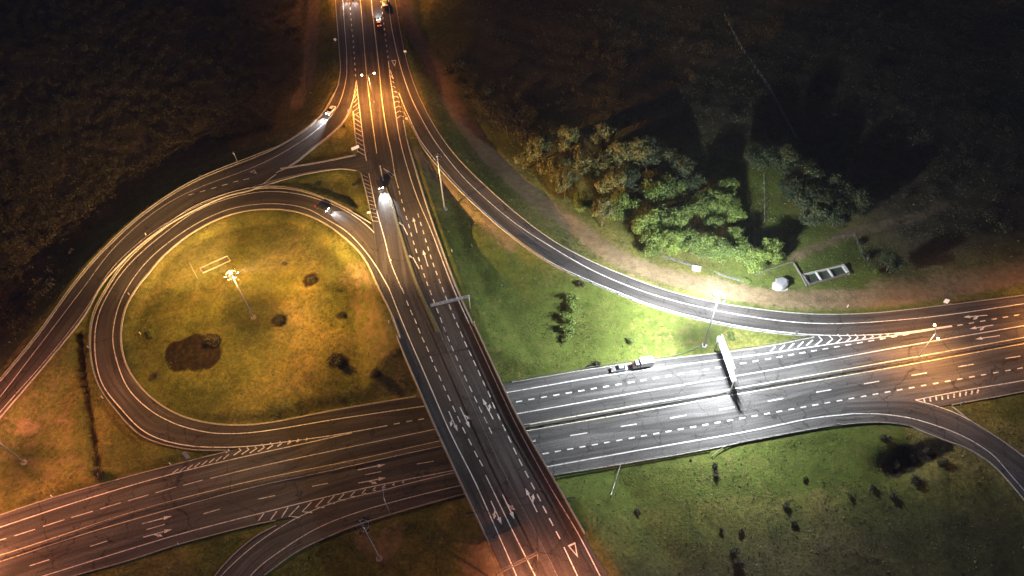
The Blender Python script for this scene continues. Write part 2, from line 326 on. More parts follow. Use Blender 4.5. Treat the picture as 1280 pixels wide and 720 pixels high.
for k in ('NS', 'LR', 'LK', 'LP', 'RR', 'OR', 'RB'):
    d, z = RD[k]; h = np.minimum(h, z - .16 + .5 * np.maximum(0, d - 1.2))
# ramps inside embankments: nearest road wins where several meet
for k in ('OR', 'RB', 'EW'):
    d, z = RD[k]
    h = np.minimum(h, z - .16 + .85 * np.maximum(0, d - 1.2)); h = np.where((d < 1.2), z - .16, h)
d, z = RD['EW']; h = np.where(d < 1.5, -.16, h)
HG = h.reshape(XX.shape)
def _pit(px, rx, ry, dep):
    c = P(px[0], px[1], 0); HG[...] -= dep * np.exp(-((XX - c[0]) / rx) ** 2 - ((YY - c[1]) / ry) ** 2)
_pit((1122, 582), 5, 3.5, 2.2); _pit((1148, 570), 6, 3, 2.0)
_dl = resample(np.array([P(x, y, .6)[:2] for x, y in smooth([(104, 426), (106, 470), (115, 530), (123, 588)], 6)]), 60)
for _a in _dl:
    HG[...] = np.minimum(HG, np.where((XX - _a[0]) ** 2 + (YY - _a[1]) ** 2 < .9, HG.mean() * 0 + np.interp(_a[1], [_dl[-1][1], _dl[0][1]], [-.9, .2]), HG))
h = HG.ravel()
def hgt(x, y):
    i = int(np.clip(np.searchsorted(GX, x) - 1, 0, len(GX) - 2)); j = int(np.clip(np.searchsorted(GY, y) - 1, 0, len(GY) - 2))
    u = (x - GX[i]) / (GX[i + 1] - GX[i]); v = (y - GY[j]) / (GY[j + 1] - GY[j])
    return float((1 - u) * (1 - v) * HG[i, j] + u * (1 - v) * HG[i + 1, j] + (1 - u) * v * HG[i, j + 1] + u * v * HG[i + 1, j + 1])
def G(x, y):
    z = 0.
    for _ in range(14):
        p = P(x, y, z); z = .5 * z + .5 * hgt(p[0], p[1])
    return P(x, y, z)

# cover: R = bare dirt, G = near-black ground colour, B = lush mown verge
cov = np.zeros((len(PT), 4))
def polymask(pts, width, ch, amt=1.0, soft=1.5):
    q = resample(np.array([G(*p)[:2] for p in smooth(pts, 6)]), 120)
    best = np.full(len(PT), 1e9); 
    for a in q: best = np.minimum(best, np.hypot(PT[:, 0] - a[0], PT[:, 1] - a[1]))
    cov[:, ch] = np.maximum(cov[:, ch], amt * np.clip(1 - (best - width) / soft, 0, 1))
def spot(x, y, r, ch, amt=1.0, ry=None, soft=.6):
    c = G(x, y); ry = ry or r
    e = np.sqrt(((PT[:, 0] - c[0]) / r) ** 2 + ((PT[:, 1] - c[1]) / ry) ** 2)
    cov[:, ch] = np.maximum(cov[:, ch], amt * np.clip((1 + soft - e) / (2 * soft) , 0, 1))
polymask([(498, -30), (512, 30), (545, 90), (572, 140), (600, 180), (640, 222), (665, 245), (715, 280), (765, 318), (815, 340), (890, 358), (960, 372), (1035, 374), (1135, 368), (1220, 355), (1340, 330)], 2.2, 0, .80, 3.5)
polymask([(600, 190), (680, 262), (760, 325), (840, 352)], 4.0, 0, .42, 5)
polymask([(1100, 362), (1200, 352), (1340, 320)], 3, 0, .55, 4)
polymask([(575, 238), (605, 272), (640, 302)], 2.0, 0, .6, 6)
polymask([(520, 190), (540, 212), (565, 240)], 1.5, 0, .7, 2)
polymask([(392, 0), (390, 45), (384, 100), (372, 130)], 2.2, 0, .7, 3)
polymask([(994, 322), (1035, 303), (1075, 288), (1110, 280), (1160, 265), (1180, 255)], 1.2, 0, .62, 2.5)
polymask([(445, 345), (458, 375), (468, 410), (478, 430)], 4, 0, .5, 5)
polymask([(612, 690), (600, 720)], 4, 0, .8, 3)
polymask([(30, 560), (45, 600)], 4, 0, .35, 6); spot(35, 535, 3.4, 0, .7); spot(140, 530, 4, 0, .4)
polymask([(455, 675), (475, 690), (492, 665)], 2, 0, .6, 3)
for x, y, r, ry in [(228, 447, 4.2, 4.6), (252, 444, 6, 5.2), (240, 432, 4, 4), (262, 430, 3.5, 3.5), (219, 440, 3, 4)]: spot(x, y, r, 1, 1, ry, .25)
for x, y, r, ry in [(350, 400, 2.6, 2.4), (423, 452, 3.6, 2.8), (469, 467, 2, 1.6), (427, 394, 2, 1.5), (388, 350, 2.6, 3), (1132, 578, 4.6, 3.2), (894, 590, .9, 2.6)]: spot(x, y, r, 1, .8, ry, .4)
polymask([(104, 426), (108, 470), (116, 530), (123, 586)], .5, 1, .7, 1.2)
polymask([(1112, 590), (1125, 575), (1150, 566), (1180, 556)], 1.8, 1, .8, 2)
for pts, wd in [([(600, 330), (640, 400), (690, 450)], 14), ([(720, 380), (780, 420), (860, 425)], 9), ([(700, 610), (850, 585), (960, 570), (1100, 560)], 8), ([(930, 380), (1040, 384), (1140, 378)], 2), ([(955, 230), (940, 270), (1010, 290)], 7), ([(990, 330), (1060, 310)], 4), ([(930, 345), (1080, 350)], 4)]:
    polymask(pts, wd, 2, .62, 8)
def regionmask(poly, soft, ch, amt):
    q = np.array([P(*p, 0)[:2] for p in poly]); ins = np.zeros(len(PT), bool); dd = np.full(len(PT), 1e9); j = len(q) - 1
    for i in range(len(q)):
        a, b = q[i], q[j]; c = (a[1] > PT[:, 1]) != (b[1] > PT[:, 1]); xx = (b[0] - a[0]) * (PT[:, 1] - a[1]) / (b[1] - a[1] + 1e-9) + a[0]; ins ^= c & (PT[:, 0] < xx)
        t = np.clip(((PT - a) @ (b - a)) / ((b - a) @ (b - a)), 0, 1); dd = np.minimum(dd, np.hypot(*(PT - (a + t[:, None] * (b - a))).T)); j = i
    sd = np.where(ins, dd, -dd); cov[:, ch] = np.maximum(cov[:, ch], amt * np.clip(.5 + sd / (2 * soft), 0, 1))
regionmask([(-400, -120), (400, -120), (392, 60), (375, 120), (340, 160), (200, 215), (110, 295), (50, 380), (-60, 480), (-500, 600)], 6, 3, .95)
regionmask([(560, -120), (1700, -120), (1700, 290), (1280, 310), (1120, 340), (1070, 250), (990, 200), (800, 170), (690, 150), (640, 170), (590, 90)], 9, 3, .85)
regionmask([(760, 720), (960, 660), (1100, 640), (1280, 610), (1400, 900), (700, 900)], 6, 3, .6)  # darkens the lower lawn colour in place of fading lamp light
regionmask([(-80, 520), (60, 455), (105, 445), (112, 560), (160, 590), (0, 640), (-80, 665)], 5, 0, .42)
gm = ground_mat()
nx, ny = XX.shape
V = np.stack([XX.ravel(), YY.ravel(), h], 1)
I = np.arange(nx * ny).reshape(nx, ny); Fq = np.stack([I[:-1, :-1], I[1:, :-1], I[1:, 1:], I[:-1, 1:]], -1).reshape(-1, 4)
me = bpy.data.meshes.new('ground'); me.vertices.add(len(V)); me.vertices.foreach_set('co', V.ravel())
me.loops.add(Fq.size); me.loops.foreach_set('vertex_index', Fq.ravel()); me.polygons.add(len(Fq)); me.polygons.foreach_set('loop_start', np.arange(0, Fq.size, 4)); me.update(calc_edges=True); me.validate()
me.polygons.foreach_set('use_smooth', [True] * len(me.polygons))
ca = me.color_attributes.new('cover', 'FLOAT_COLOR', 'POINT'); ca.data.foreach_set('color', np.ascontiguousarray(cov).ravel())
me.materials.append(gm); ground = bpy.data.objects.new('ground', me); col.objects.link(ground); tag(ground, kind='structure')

# ------------------------------------------------------------------ thin night haze
hz = bpy.data.materials.new('thin_haze'); hz.use_nodes = True; _n = hz.node_tree; _n.nodes.clear(); _o = _n.nodes.new('ShaderNodeOutputMaterial'); _p = _n.nodes.new('ShaderNodeVolumePrincipled'); _p.inputs['Density'].default_value = .00022; _p.inputs['Color'].default_value = (.9, .93, 1, 1); _p.inputs['Anisotropy'].default_value = .3
_n.links.new(_p.outputs[0], _o.inputs['Volume'])
_b = bmesh.new(); bmesh.ops.create_cube(_b, size=1); _me = bpy.data.meshes.new('haze'); _b.to_mesh(_me); _b.free(); _me.materials.append(hz); haze = bpy.data.objects.new('haze', _me); col.objects.link(haze)
haze.scale = (9000, 9000, 205); haze.location = (0, 0, 205 / 2 - 15); haze['kind'] = 'stuff'

# ------------------------------------------------------------------ road surfaces
def build_road(R, name, m, lift, cross=6):
    n = len(R.A); V = []; UV = []; s = 0
    for i in range(n):
        if i: s += np.linalg.norm(R.WC[i, :2] - R.WC[i - 1, :2])
        wd = 2 * R.hw[i]
        e = R.WA[i] - R.WB[i]; e = e / (np.linalg.norm(e[:2]) + 1e-9)
        row = []
        for j in range(cross + 1):
            t = j / cross; q = R.A[i] * (1 - t) + R.B[i] * t; p = R.W(*q, lift); row.append(p); 
        V.append(row[0] + np.array([e[0] * .25, e[1] * .25, -.55])); UV.append((0, s))
        for j, p in enumerate(row): V.append(p); UV.append((wd * j / cross, s))
        V.append(row[-1] + np.array([-e[0] * .25, -e[1] * .25, -.55])); UV.append((wd, s))
    k = cross + 3; F = []
    for i in range(n - 1):
        for j in range(k - 1): F.append((i * k + j, i * k + j + 1, (i + 1) * k + j + 1, (i + 1) * k + j))
    o = mesh(name, V, F, m, uv=UV)
    bm = bmesh.new(); bm.from_mesh(o.data); bmesh.ops.recalc_face_normals(bm, faces=bm.faces)
    if sum(f.normal.z for f in bm.faces) < 0: bmesh.ops.reverse_faces(bm, faces=bm.faces)
    bm.to_mesh(o.data); bm.free()
    return tag(o, kind='structure')
motorway = build_road(EW, 'motorway', M_as1, 0.0, 8)
overpass_road = build_road(NS, 'overpass_road', M_as3, 0.0, 8)
left_road = build_road(LR, 'curved_ramp_road', M_as2, .006)
link_road = build_road(LK, 'link_road', M_as2, .011)
loop_road = build_road(LP, 'loop_ramp_road', M_as2, .007)
right_road = build_road(RR, 'slip_road', M_as2, .008)
off_road = build_road(OR, 'exit_ramp_road', M_as1, .009)
right_low = build_road(RB, 'branch_ramp_road', M_as1, .010)
RO = dict(EW=motorway, NS=overpass_road, LR=left_road, LK=link_road, LP=loop_road, RR=right_road, OR=off_road, RB=right_low)

# ------------------------------------------------------------------ painted markings
MK = {}
def mk(road, kind, mt): return MK.setdefault((road, kind), dict(V=[], F=[], m=mt))
MZ = .035
def strip(road, pts, wd, kind='painted_line', mt=None, dense=10, sm=True, dz=MZ):
    R = ROADS[road]; b = mk(road, kind, mt or M_paint)
    px = smooth(pts, dense) if sm and len(pts) > 2 else smooth(pts[:2], 6) if len(pts) == 2 else np.array(pts, float)
    q = np.array([R.W(x, y, dz) for x, y in px])
    t = np.gradient(q, axis=0); t[:, 2] = 0; t /= np.linalg.norm(t, axis=1)[:, None] + 1e-9; nrm = np.stack([-t[:, 1], t[:, 0], np.zeros(len(t))], 1)
    o = len(b['V'])
    for a, nn in zip(q, nrm): b['V'] += [a + nn * wd / 2, a - nn * wd / 2]
    for i in range(len(q) - 1): b['F'].append((o + 2 * i, o + 2 * i + 1, o + 2 * i + 3, o + 2 * i + 2))
def dashes(road, centres, length, wd, pts=None, mt=None):
    c = np.array(centres, float)
    t = np.gradient(c, axis=0) if len(c) > 1 else np.array([[1, 0]])
    for p, d in zip(c, t):
        R = ROADS[road]; w0 = R.W(*p, MZ); w1 = R.W(*(p + d * .1), MZ); u = (w1 - w0); u[2] = 0; u /= np.linalg.norm(u); nn = np.array([-u[1], u[0], 0])
        b = mk(road, 'lane_dashes', mt or M_paint); o = len(b['V'])
        b['V'] += [w0 - u * length / 2 + nn * wd / 2, w0 - u * length / 2 - nn * wd / 2, w0 + u * length / 2 - nn * wd / 2, w0 + u * length / 2 + nn * wd / 2]; b['F'].append((o, o + 1, o + 2, o + 3))
def along(p0, p1, n): return [(p0[0] + (p1[0] - p0[0]) * i / (n - 1), p0[1] + (p1[1] - p0[1]) * i / (n - 1)) for i in range(n)]
def along_curve(pts, n): return [tuple(a) for a in resample(smooth(pts, 10), n)]
def arrow(road, tail, head, turn=0, two=True):
    R = ROADS[road]; a = R.W(*tail, MZ + .002); b_ = R.W(*head, MZ + .002); u = b_ - a; u[2] = 0; Ln = np.linalg.norm(u); u /= Ln; nn = np.array([-u[1], u[0], 0]); B = mk(road, 'direction_arrows', M_paint)
    def poly(pp):
        o = len(B['V']); B['V'] += [a + u * x + nn * y for x, y in pp]; B['F'].append(tuple(range(o, o + len(pp))))
    hl = min(2.0, Ln * .28); sw = .13
    if two:
        poly([(0, -sw), (Ln - hl, -sw), (Ln - hl, sw), (0, sw)]); poly([(Ln - hl, -.5), (Ln, 0), (Ln - hl, .5)])
    if turn:
        k = turn
        s0 = Ln * .35 if two else Ln - 2.2
        if not two: poly([(0, -sw), (s0 + .5, -sw), (s0 + .5, sw), (0, sw)])
        a2 = [(s0, sw * k), (s0 + .8, sw * k), (s0 + 1.4, .55 * k), (s0 + 1.1, .75 * k)]
        poly(a2); poly([(s0 + .7, .95 * k), (s0 + 1.6, .30 * k), (s0 + 2.2, 1.15 * k)])
def triangle(road, a, b_, c, fat=.35):
    R = ROADS[road]; Q = [R.W(*p, MZ) for p in (a, b_, c)]; g = sum(Q) / 3; B = mk(road, 'give_way_triangle', M_paint); o = len(B['V'])
    for k, q in enumerate(Q): B['V'] += [q, g + (q - g) * (1 - fat)]
    for k in range(3): n = (k + 1) % 3; B['F'].append((o + 2 * k, o + 2 * k + 1, o + 2 * n + 1, o + 2 * n))
def bars(road, A, B, n, wd=.3, kind='hatching', f0=0, f1=1, bend=None):
    a = resample(smooth(A, 8), n); b = resample(smooth(B, 8), n)
    for i in range(n):
        p, q = a[i], b[i]
        if bend: m = (p + q) / 2 + np.array(bend) * np.linalg.norm(q - p) ; strip(road, [p, m, q], wd, kind, sm=False, dz=MZ + .003)
        else: strip(road, [tuple(p), tuple(q)], wd, kind, dz=MZ + .003)
LW = .24
# motorway, east half
strip('EW', [(600, 496), (640, 489.5), (765, 468), (877, 452.5), (960, 441.5), (1067, 426), (1135, 417), (1190, 408)], LW + .05)
strip('EW', [(1120, 417.5), (1190, 407.5)], .5, dz=MZ + .004)
dashes('EW', along((626, 505.6), (648.8, 501.8), 2) + along((664.3, 499), (960, 448.6), 20)[0:] + along((974.5, 446), (1132, 418.3), 12), 1.7, .33)
dashes('EW', along((1200, 406.3), (1271, 393.8), 6), 1.6, .33)
strip('EW', [(600, 524.5), (650, 516.5), (800, 490), (960, 463), (1160, 427.5), (1280, 407), (1340, 396)], LW)
strip('EW', [(610, 539), (657.5, 531), (800, 506), (960, 478.5), (1120, 450.5), (1280, 421.8), (1340, 411)], .26, mt=M_painty, kind='median_line')
strip('EW', [(615, 546), (661, 538), (800, 514), (960, 486), (1120, 458.5), (1280, 429.5), (1340, 419)], .22, mt=M_painty, kind='median_line')
for a, b in [((650, 554.5), (670, 551)), ((713, 544.5), (734, 541)), ((776, 533), (796, 530)), ((838, 522.5), (858, 519)), ((899, 512), (918, 508.7)), ((960, 501.5), (979, 498)), ((1020, 490.3), (1039, 487)), ((1080, 479.8), (1099, 476.5)), ((1139.5, 469.2), (1158.5, 466)), ((1198, 458.5), (1217, 455.2)), ((1257, 448), (1275.5, 445))]: strip('EW', [a, b], LW)
dashes('EW', along((682, 566.8), (974, 514.3), 20) + along((989, 511.5), (1275, 460.3), 20), 1.6, .33)
strip('EW', [(640, 591), (686, 583), (800, 562.5), (930, 540), (960, 534), (1017, 522.5), (1067, 517)], LW + .03)
strip('RB', [(1067, 517), (1100, 517.5), (1135, 522), (1167.5, 531), (1192, 540), (1217.5, 552.5), (1242.5, 570), (1262, 592), (1280, 613), (1300, 640)], .22)
strip('EW', [(1144, 500), (1200, 489), (1280, 475.5), (1340, 465)], LW)
strip('RB', [(1144, 500), (1172, 508), (1200, 519), (1237, 540), (1280, 570), (1320, 604)], .22)
bars('EW', [(1155, 498.5), (1190, 492.5), (1223, 487)], [(1156, 503), (1190, 497.5), (1221.5, 491.5)], 10, .4)
# chevrons east gore
bars('EW', [(969, 433.5), (1016, 425)], [(963, 439.5), (1008, 432)], 5, .35)
for x, s in [(1022, 1), (1036, .85), (1047, .9), (1059, .8), (1069, .65), (1079, .5), (1089, .42), (1099, .33), (1109, .26), (1119, .2)]:
    yt = 418 + .3 * (1 - s); c = 425.5 - (x - 1022) * .075; hh = 6.4 * s
    strip('EW', [(x, c - hh), (x + 5.5 * s, c - hh * .1), (x - 3 * s, c + hh)], .38, 'hatching', sm=False, dz=MZ + .003)
# motorway, west half
strip('EW', [(-60, 679), (0, 659), (107, 624), (215, 592.5), (320, 567.5), (382, 554), (440, 541)], LW)
for a, b in [((-20, 680), (8, 673)), ((17.5, 670), (44, 661.5)), ((54, 658), (80.5, 649.5)), ((89, 647), (116, 639)), ((125, 636.3), (151, 628.3)), ((160, 626), (185.5, 618.5)), ((194.5, 616), (220.5, 608.5)), ((229, 606.7), (253.5, 600))]: strip('EW', [a, b], .2)
strip('EW', [(262.5, 598), (320, 584), (420, 562.5), (527, 540), (544, 536.5), (600, 524.5)], .22)
strip('EW', [(-60, 711), (0, 694), (80, 668), (160, 641.5), (240, 619.5), (320, 600), (445, 574.5), (550, 551), (610, 539)], .2, mt=M_painty, kind='median_line')
strip('EW', [(-60, 720), (0, 702), (110, 666), (220, 634.5), (320, 608), (395, 592), (550, 558), (615, 546)], .2, mt=M_painty, kind='median_line')
for a, b in [((37, 707.3), (61.5, 699.5)), ((112.5, 683), (134, 676.3)), ((254, 642.3), (275, 636.3)), ((322.5, 624), (344, 619.3)), ((390, 608), (410, 604)), ((521, 580), (542, 576.5)), ((183, 662), (206, 655.5)), ((456.5, 593.3), (476.5, 589.5))]: strip('EW', [a, b], .2)
arrow('EW', (177.5, 654.8), (215, 645)); arrow('EW', (179, 671.5), (215.5, 661.5), -1)
arrow('EW', (447, 587.5), (482, 580.5)); arrow('EW', (448, 603.8), (483, 597), -1)
strip('EW', [(-60, 752), (0, 736), (54, 720), (160, 687), (220, 669), (320, 643), (445, 612.5), (567, 588), (640, 574)], LW)
strip('OR', [(250, 752), (280, 716), (320, 680), (370, 648), (420, 627.5), (480, 612.5), (510, 604.5), (567, 591)], .2)
strip('OR', [(287, 752), (320, 712.5), (345, 692.5), (395, 661), (445, 641), (510, 622.5), (577, 606.5), (610, 600)], .2)
for x, y, s in [(327, 646, 1), (342, 645, 1), (356, 641, 1.1)]: strip('EW', [(x + 4, y - 7 * s + 1), (x - 4, y + 5 * s)], .3, 'hatching', dz=MZ + .003)
for i, (x, y, s) in enumerate([(368, 641.5, 1.15), (384, 636, 1.05), (400, 630.5, .9), (414, 626, .75), (427, 622.3, .62), (441, 618.5, .5), (455, 615, .42), (468, 611.6, .35), (480, 608.5, .28), (492, 605.5, .22), (504, 602.6, .16)]):
    strip('EW', [(x + 5 * s, y - 8 * s), (x - 6 * s, y + 3.5 * s), (x + 6 * s, y + 4.5 * s)], .3, 'hatching', sm=False, dz=MZ + .003)
# loop merge
strip('LP', [(531, 507.5), (420, 524), (320, 540), (280, 542), (255, 539.5), (220, 530), (187.5, 512.5), (160, 485), (145, 447.5), (141, 420), (147.5, 385), (159, 360), (180, 331), (205, 307.5), (245, 280), (282, 263), (320, 255.5), (357, 255.5), (385, 261.5), (410, 275), (432.5, 289), (452.5, 309), (470, 332.5), (486, 360)], .24)
strip('EW', [(590, 498), (531, 507.5)], .24)
strip('LP', [(484, 532), (440, 540), (407, 545.5), (360, 552), (320, 557), (285, 559), (240, 557.5), (202, 549.5), (177, 537), (153, 513), (127, 478), (118.5, 435), (122.5, 396), (139, 361), (163, 329), (202.5, 294), (252, 260.5), (320, 240.5), (370, 242), (419, 257), (448, 273.5), (468, 291), (481, 308.5), (489, 326)], .26, mt=M_painty)
dashes('EW', [(496, 529.5), (511.5, 526.5), (526.5, 524), (541, 521)], 1.6, .3)
for i, (x, y, s) in enumerate([(284, 563.5, .5), (296, 564, 1), (306, 563, 1), (316, 561.5, .95), (326, 560, .9), (337, 557.5, .75), (349, 555, .6), (361, 552.8, .45), (372, 550.8, .35), (383, 549, .25)]):
    strip('EW', [(x - 4 * s, y + 5 * s), (x + 5 * s, y - 1 * s), (x + 1 * s, y - 5.5 * s)], .36, 'hatching', sm=False, dz=MZ + .006)
for x in range(218, 286, 9): strip('EW', [(x - 2, 592 - (x - 215) * .27), (x + 5, 587 - (x - 215) * .29)], .25, 'hatching', dz=MZ + .003)
# overpass road
strip('NS', [(445.6, 100), (448, 125), (451, 150), (456, 189), (458, 201)], .2)
strip('NS', [(461, 217), (467.5, 247.5), (475, 278), (480, 295), (486, 320), (501, 360), (525, 407.5 + 0), (548, 462)][:0] or [(461, 217), (470, 260), (480, 296), (488, 327), (501, 359)], .24)
strip('NS', [(501, 359), (505, 407 - 40)], .2)
strip('NS', [(486, 360), (505, 407.5), (537.5, 482.5), (562.5, 540), (595, 605), (615, 650), (636, 697.5), (650, 730)], .24)
strip('NS', [(449, -30), (450.5, 0), (453, 30), (458, 90), (461, 117), (464, 142), (467.5, 167.5), (471, 192)], .2, mt=M_painty, kind='median_line')
strip('NS', [(462, -30), (464, 0), (469, 44), (474, 87.5), (477.5, 125), (484, 167.5), (489, 190), (494, 220), (498, 235)], .24, mt=M_painty, kind='median_line')
strip('NS', [(475, 207), (479, 226)], .35); strip('NS', [(479, 210), (494, 220)], .15); strip('NS', [(479, 210), (490, 222)], .12)
bars('NS', [(442, 142), (443.5, 160), (447, 189)], [(450, 147), (452, 165), (456, 194)], 9, .18); bars('NS', [(452, 218), (459, 247), (466, 276)], [(460, 222), (467, 252), (473, 277)], 12, .14)
strip('NS', [(441, 139), (444, 170), (447, 189)], .22); strip('NS', [(451, 216), (459, 247.5), (466, 277)], .14)
bars('NS', [(446.5, 110), (447.5, 122), (449.5, 140)], [(443.5, 118), (442, 128), (441, 145)], 6, .16)
bars('NS', [(488, 95), (496, 148)], [(491, 98), (505, 146)], 9, .2, bend=(0, -.25))
strip('NS', [(504, 150), (507.5, 170), (510, 181), (532, 254), (569, 358)], .22)
dashes('NS', along((437.3, 4), (440, 38), 6) + along((441, 45), (444.5, 94), 8), 1.4, .26)
dashes('NS', along((476, 2), (485, 71), 11), 1.4, .28)
strip('NS', [(485.6, 76), (487.5, 95), (492.5, 127.5), (499, 170), (506, 205), (520, 240), (540, 290), (566, 359), (588, 407), (638, 515), (651, 540), (690, 612.5), (722.5, 665), (750, 720), (765, 750)][:4] + [(505, 195), (520, 243), (540, 291), (566, 359), (589, 410), (637, 514), (650, 540), (690, 612.5), (722, 666), (750, 720), (765, 750)], .24)
W1 = [(503.5, 363), (509.3, 378.8), (514.3, 390.5), (519.3, 401.3), (524, 413.3), (528.8, 424.5), (534.3, 436.3), (539.3, 448.8), (544.5, 460.8), (550, 472.5), (555.5, 485), (561.3, 497.5), (567.5, 511.3), (573.5, 524), (580, 538), (587.5, 552.5), (595, 567.5), (601.3, 578.8)]
dashes('NS', W1, 2.0, .26)
strip('NS', [(607, 594), (639, 660), (669, 720), (690, 762)], .24); strip('NS', [(628, 618), (640, 642)], .24)
dashes('NS', along_curve([(499.5, 241), (502, 251), (510.5, 290), (519.5, 321.5), (534, 358.5)][:0] or [(499.5, 241), (504.8, 260.8), (510.5, 280), (516.5, 301.5), (523, 321.8), (530.3, 344), (534, 354.5)], 12), 1.7, .24)
dashes('NS', [(538.3, 365.5), (542.5, 377), (546.8, 388.3), (551.3, 400), (555.8, 411.8), (560.5, 423.3), (565.5, 435.5), (570.8, 447.5), (576.3, 460.5), (582, 473), (588.3, 486.3), (594.5, 499.3), (600.5, 512), (607, 525), (613, 538)], 2.0, .26)
dashes('NS', along_curve([(523, 269.5), (528.8, 288.8), (534.8, 309), (541.5, 330), (549.5, 351.3)], 9), 1.7, .26)
dashes('NS', [(553.8, 362), (558, 373), (562.5, 383.8), (567.3, 395.3), (572, 406.3), (577, 418), (582, 430), (587.5, 441.3), (593.3, 453.8), (599, 466.3), (605, 479.5), (611.3, 492.5), (617, 506.8), (623.5, 521.3), (630, 534.5), (637, 549), (643.8, 563.8), (650.8, 578), (658.3, 592.8), (666, 607.5), (673.5, 622), (681, 637), (689, 652.5), (697.5, 668.8)], 2.0, .28)
strip('NS', [(705, 684), (722, 720), (742, 762)], .24)
arrow('NS', (521.3, 291), (516.3, 271.5)); arrow('NS', (535, 333), (528.8, 312.5))
arrow('NS', (509.5, 293.5), (501, 276), 1, two=False); arrow('NS', (524, 336), (513.5, 317), 1, two=False)
arrow('NS', (561, 514), (572, 539), -1); arrow('NS', (575, 509), (587.5, 535), 1); arrow('NS', (616.5, 524), (603, 498), -1)
arrow('NS', (613.5, 626), (627.5, 656), -1); arrow('NS', (629, 620), (643, 649), 1); arrow('NS', (671.5, 640), (656.5, 610), -1)
triangle('NS', (709.5, 682), (719, 677.5), (722.5, 697)); triangle('LP', (471.5, 313), (475.5, 324.5), (481.5, 320.5)); triangle('RR', (489, 75.5), (495.5, 75), (493.5, 83)); triangle('LR', (312, 215), (318, 212.5), (321, 217))
dashes('LR', [(239, 243), (253, 239), (267, 235), (281, 231), (294.5, 227), (307.5, 224)], 1.8, .28)
strip('LR', [(427, -30), (428.5, 0), (430.5, 31), (432.5, 56), (433.5, 80), (432, 102.5), (421, 135), (395, 163), (360, 187), (320, 207.5), (250, 234), (215, 251), (180, 275), (140, 312.5), (104, 360), (50, 431), (0, 496), (-50, 558)], .17)
strip('LR', [(445.6, 100), (441, 126), (430, 150), (410, 170), (397, 180), (365, 205), (345, 216)], .24)
strip('LR', [(320, 232), (280, 243.5), (224, 269.5), (179, 299), (138, 338), (104, 391), (59, 448), (0, 515), (-50, 575)], .18, mt=M_painty)
strip('LK', [(351, 211.5), (400, 203.5), (445, 194.5)], .24); strip('LK', [(320, 232), (382, 216), (427, 210.5), (445, 212.5)], .2)
strip('RR', [(484, -20), (486, 6), (489, 31), (494, 56), (500, 81), (507.5, 105), (517.5, 130), (537.5, 167), (546, 180), (580, 222.5), (640, 276), (690, 309), (740, 337.5), (792.5, 360), (855, 379), (960, 399), (1035, 404.5), (1135, 399), (1210, 390), (1280, 379.5), (1340, 370)], .22)
strip('RR', [(487.5, 87.5), (496.5, 111), (506.5, 136), (522.5, 170), (528.5, 180), (571, 231), (640, 294), (690, 328.5), (740, 352), (761, 360.5), (815, 381.3), (890, 401), (960, 413), (1020, 418.5), (1075, 419), (1135, 415), (1190, 407.5)], .26)
arrow('EW', (1234, 394), (1204, 396.5), 1); arrow('EW', (1241.5, 406.3), (1212, 411), 1); arrow('EW', (1249.5, 419.5), (1219, 424))
for (rd, kd), b in MK.items():
    mesh(kd, b['V'], b['F'], b['m'], RO[rd])

M_joint = mat('expansion_joint', (.02, .02, .02), .6)
for (a, b) in (((523, 447), (607, 431)), ((594, 640), (714, 622)), ((556, 545), (658, 531))): strip('NS', [(a[0] - 12, a[1] + 2), (b[0] + 5, b[1])], .45, 'expansion_joint', M_joint, dz=.02)
for (rd, kd), b in MK.items():
    if kd == 'expansion_joint': mesh(kd, b['V'], b['F'], b['m'], RO[rd])

# kerbs: raised concrete edging along each road
def kerb(road, pts, wd=.35, hh=.14, m=None):
    R = ROADS[road]; q = resample(smooth(pts, 8), max(20, len(pts) * 12)); q = np.array([R.W(x, y, 0) for x, y in q])
    t = np.gradient(q, axis=0); t[:, 2] = 0; t /= np.linalg.norm(t, axis=1)[:, None] + 1e-9; nn = np.stack([-t[:, 1], t[:, 0], np.zeros(len(t))], 1) * wd / 2; V = []; F = []
    for a, k in zip(q, nn): V += [a + k - [0, 0, .3], a + k * .85 + [0, 0, hh], a - k * .85 + [0, 0, hh], a - k - [0, 0, .3]]
    for i in range(len(q) - 1):
        for j in range(3): F.append((4 * i + j, 4 * i + j + 1, 4 * i + 4 + j + 1, 4 * i + 4 + j))
    F += [(0, 3, 2, 1), (len(V) - 4, len(V) - 3, len(V) - 2, len(V) - 1)]
    o = mesh('kerb', V, F, m or M_kerb, RO[road]); bm = bmesh.new(); bm.from_mesh(o.data); bmesh.ops.recalc_face_normals(bm, faces=bm.faces); bm.to_mesh(o.data); bm.free(); return o
kerb('LR', [tuple(a) for a in LR.A[::8]], .38)
kerb('LR', [(345, 218), (320, 235), (280, 246), (225, 272), (180, 302), (140, 340), (124, 360), (106, 393), (61, 450), (0, 522), (-60, 594)], .35)
kerb('LR', [(438, 138), (430, 151.5), (410, 171.5), (397, 181.5), (365, 206.5), (350, 214)], .5)
kerb('LP', [(464, 279), (440, 265), (410, 250.5), (370, 237.5), (320, 235.8), (250, 256.5), (199, 290), (159, 325.5), (134.5, 360), (117, 395), (113, 435), (122.5, 480), (148.5, 517), (174, 542.5), (200, 554), (240, 562), (283, 563)], .3)
kerb('LP', [(500, 422), (490, 394), (474, 361), (454, 321), (426, 293), (394.5, 273), (362, 263), (320, 262), (282, 270), (240, 291), (206, 318), (186, 341), (170, 361), (156, 387), (151, 425), (158, 456.5), (176, 484), (201, 506), (230, 521), (270, 530), (320, 530.5), (425, 511.5), (520, 495.5)], .5, .12)
kerb('LK', [(350, 210.5), (400, 202.5), (444, 193.5)], .5); kerb('LK', [(322, 234), (382, 217.5), (427, 211), (445, 213)], .4)
kerb('RR', [tuple(a) for a in RR.A[::9]], .3)
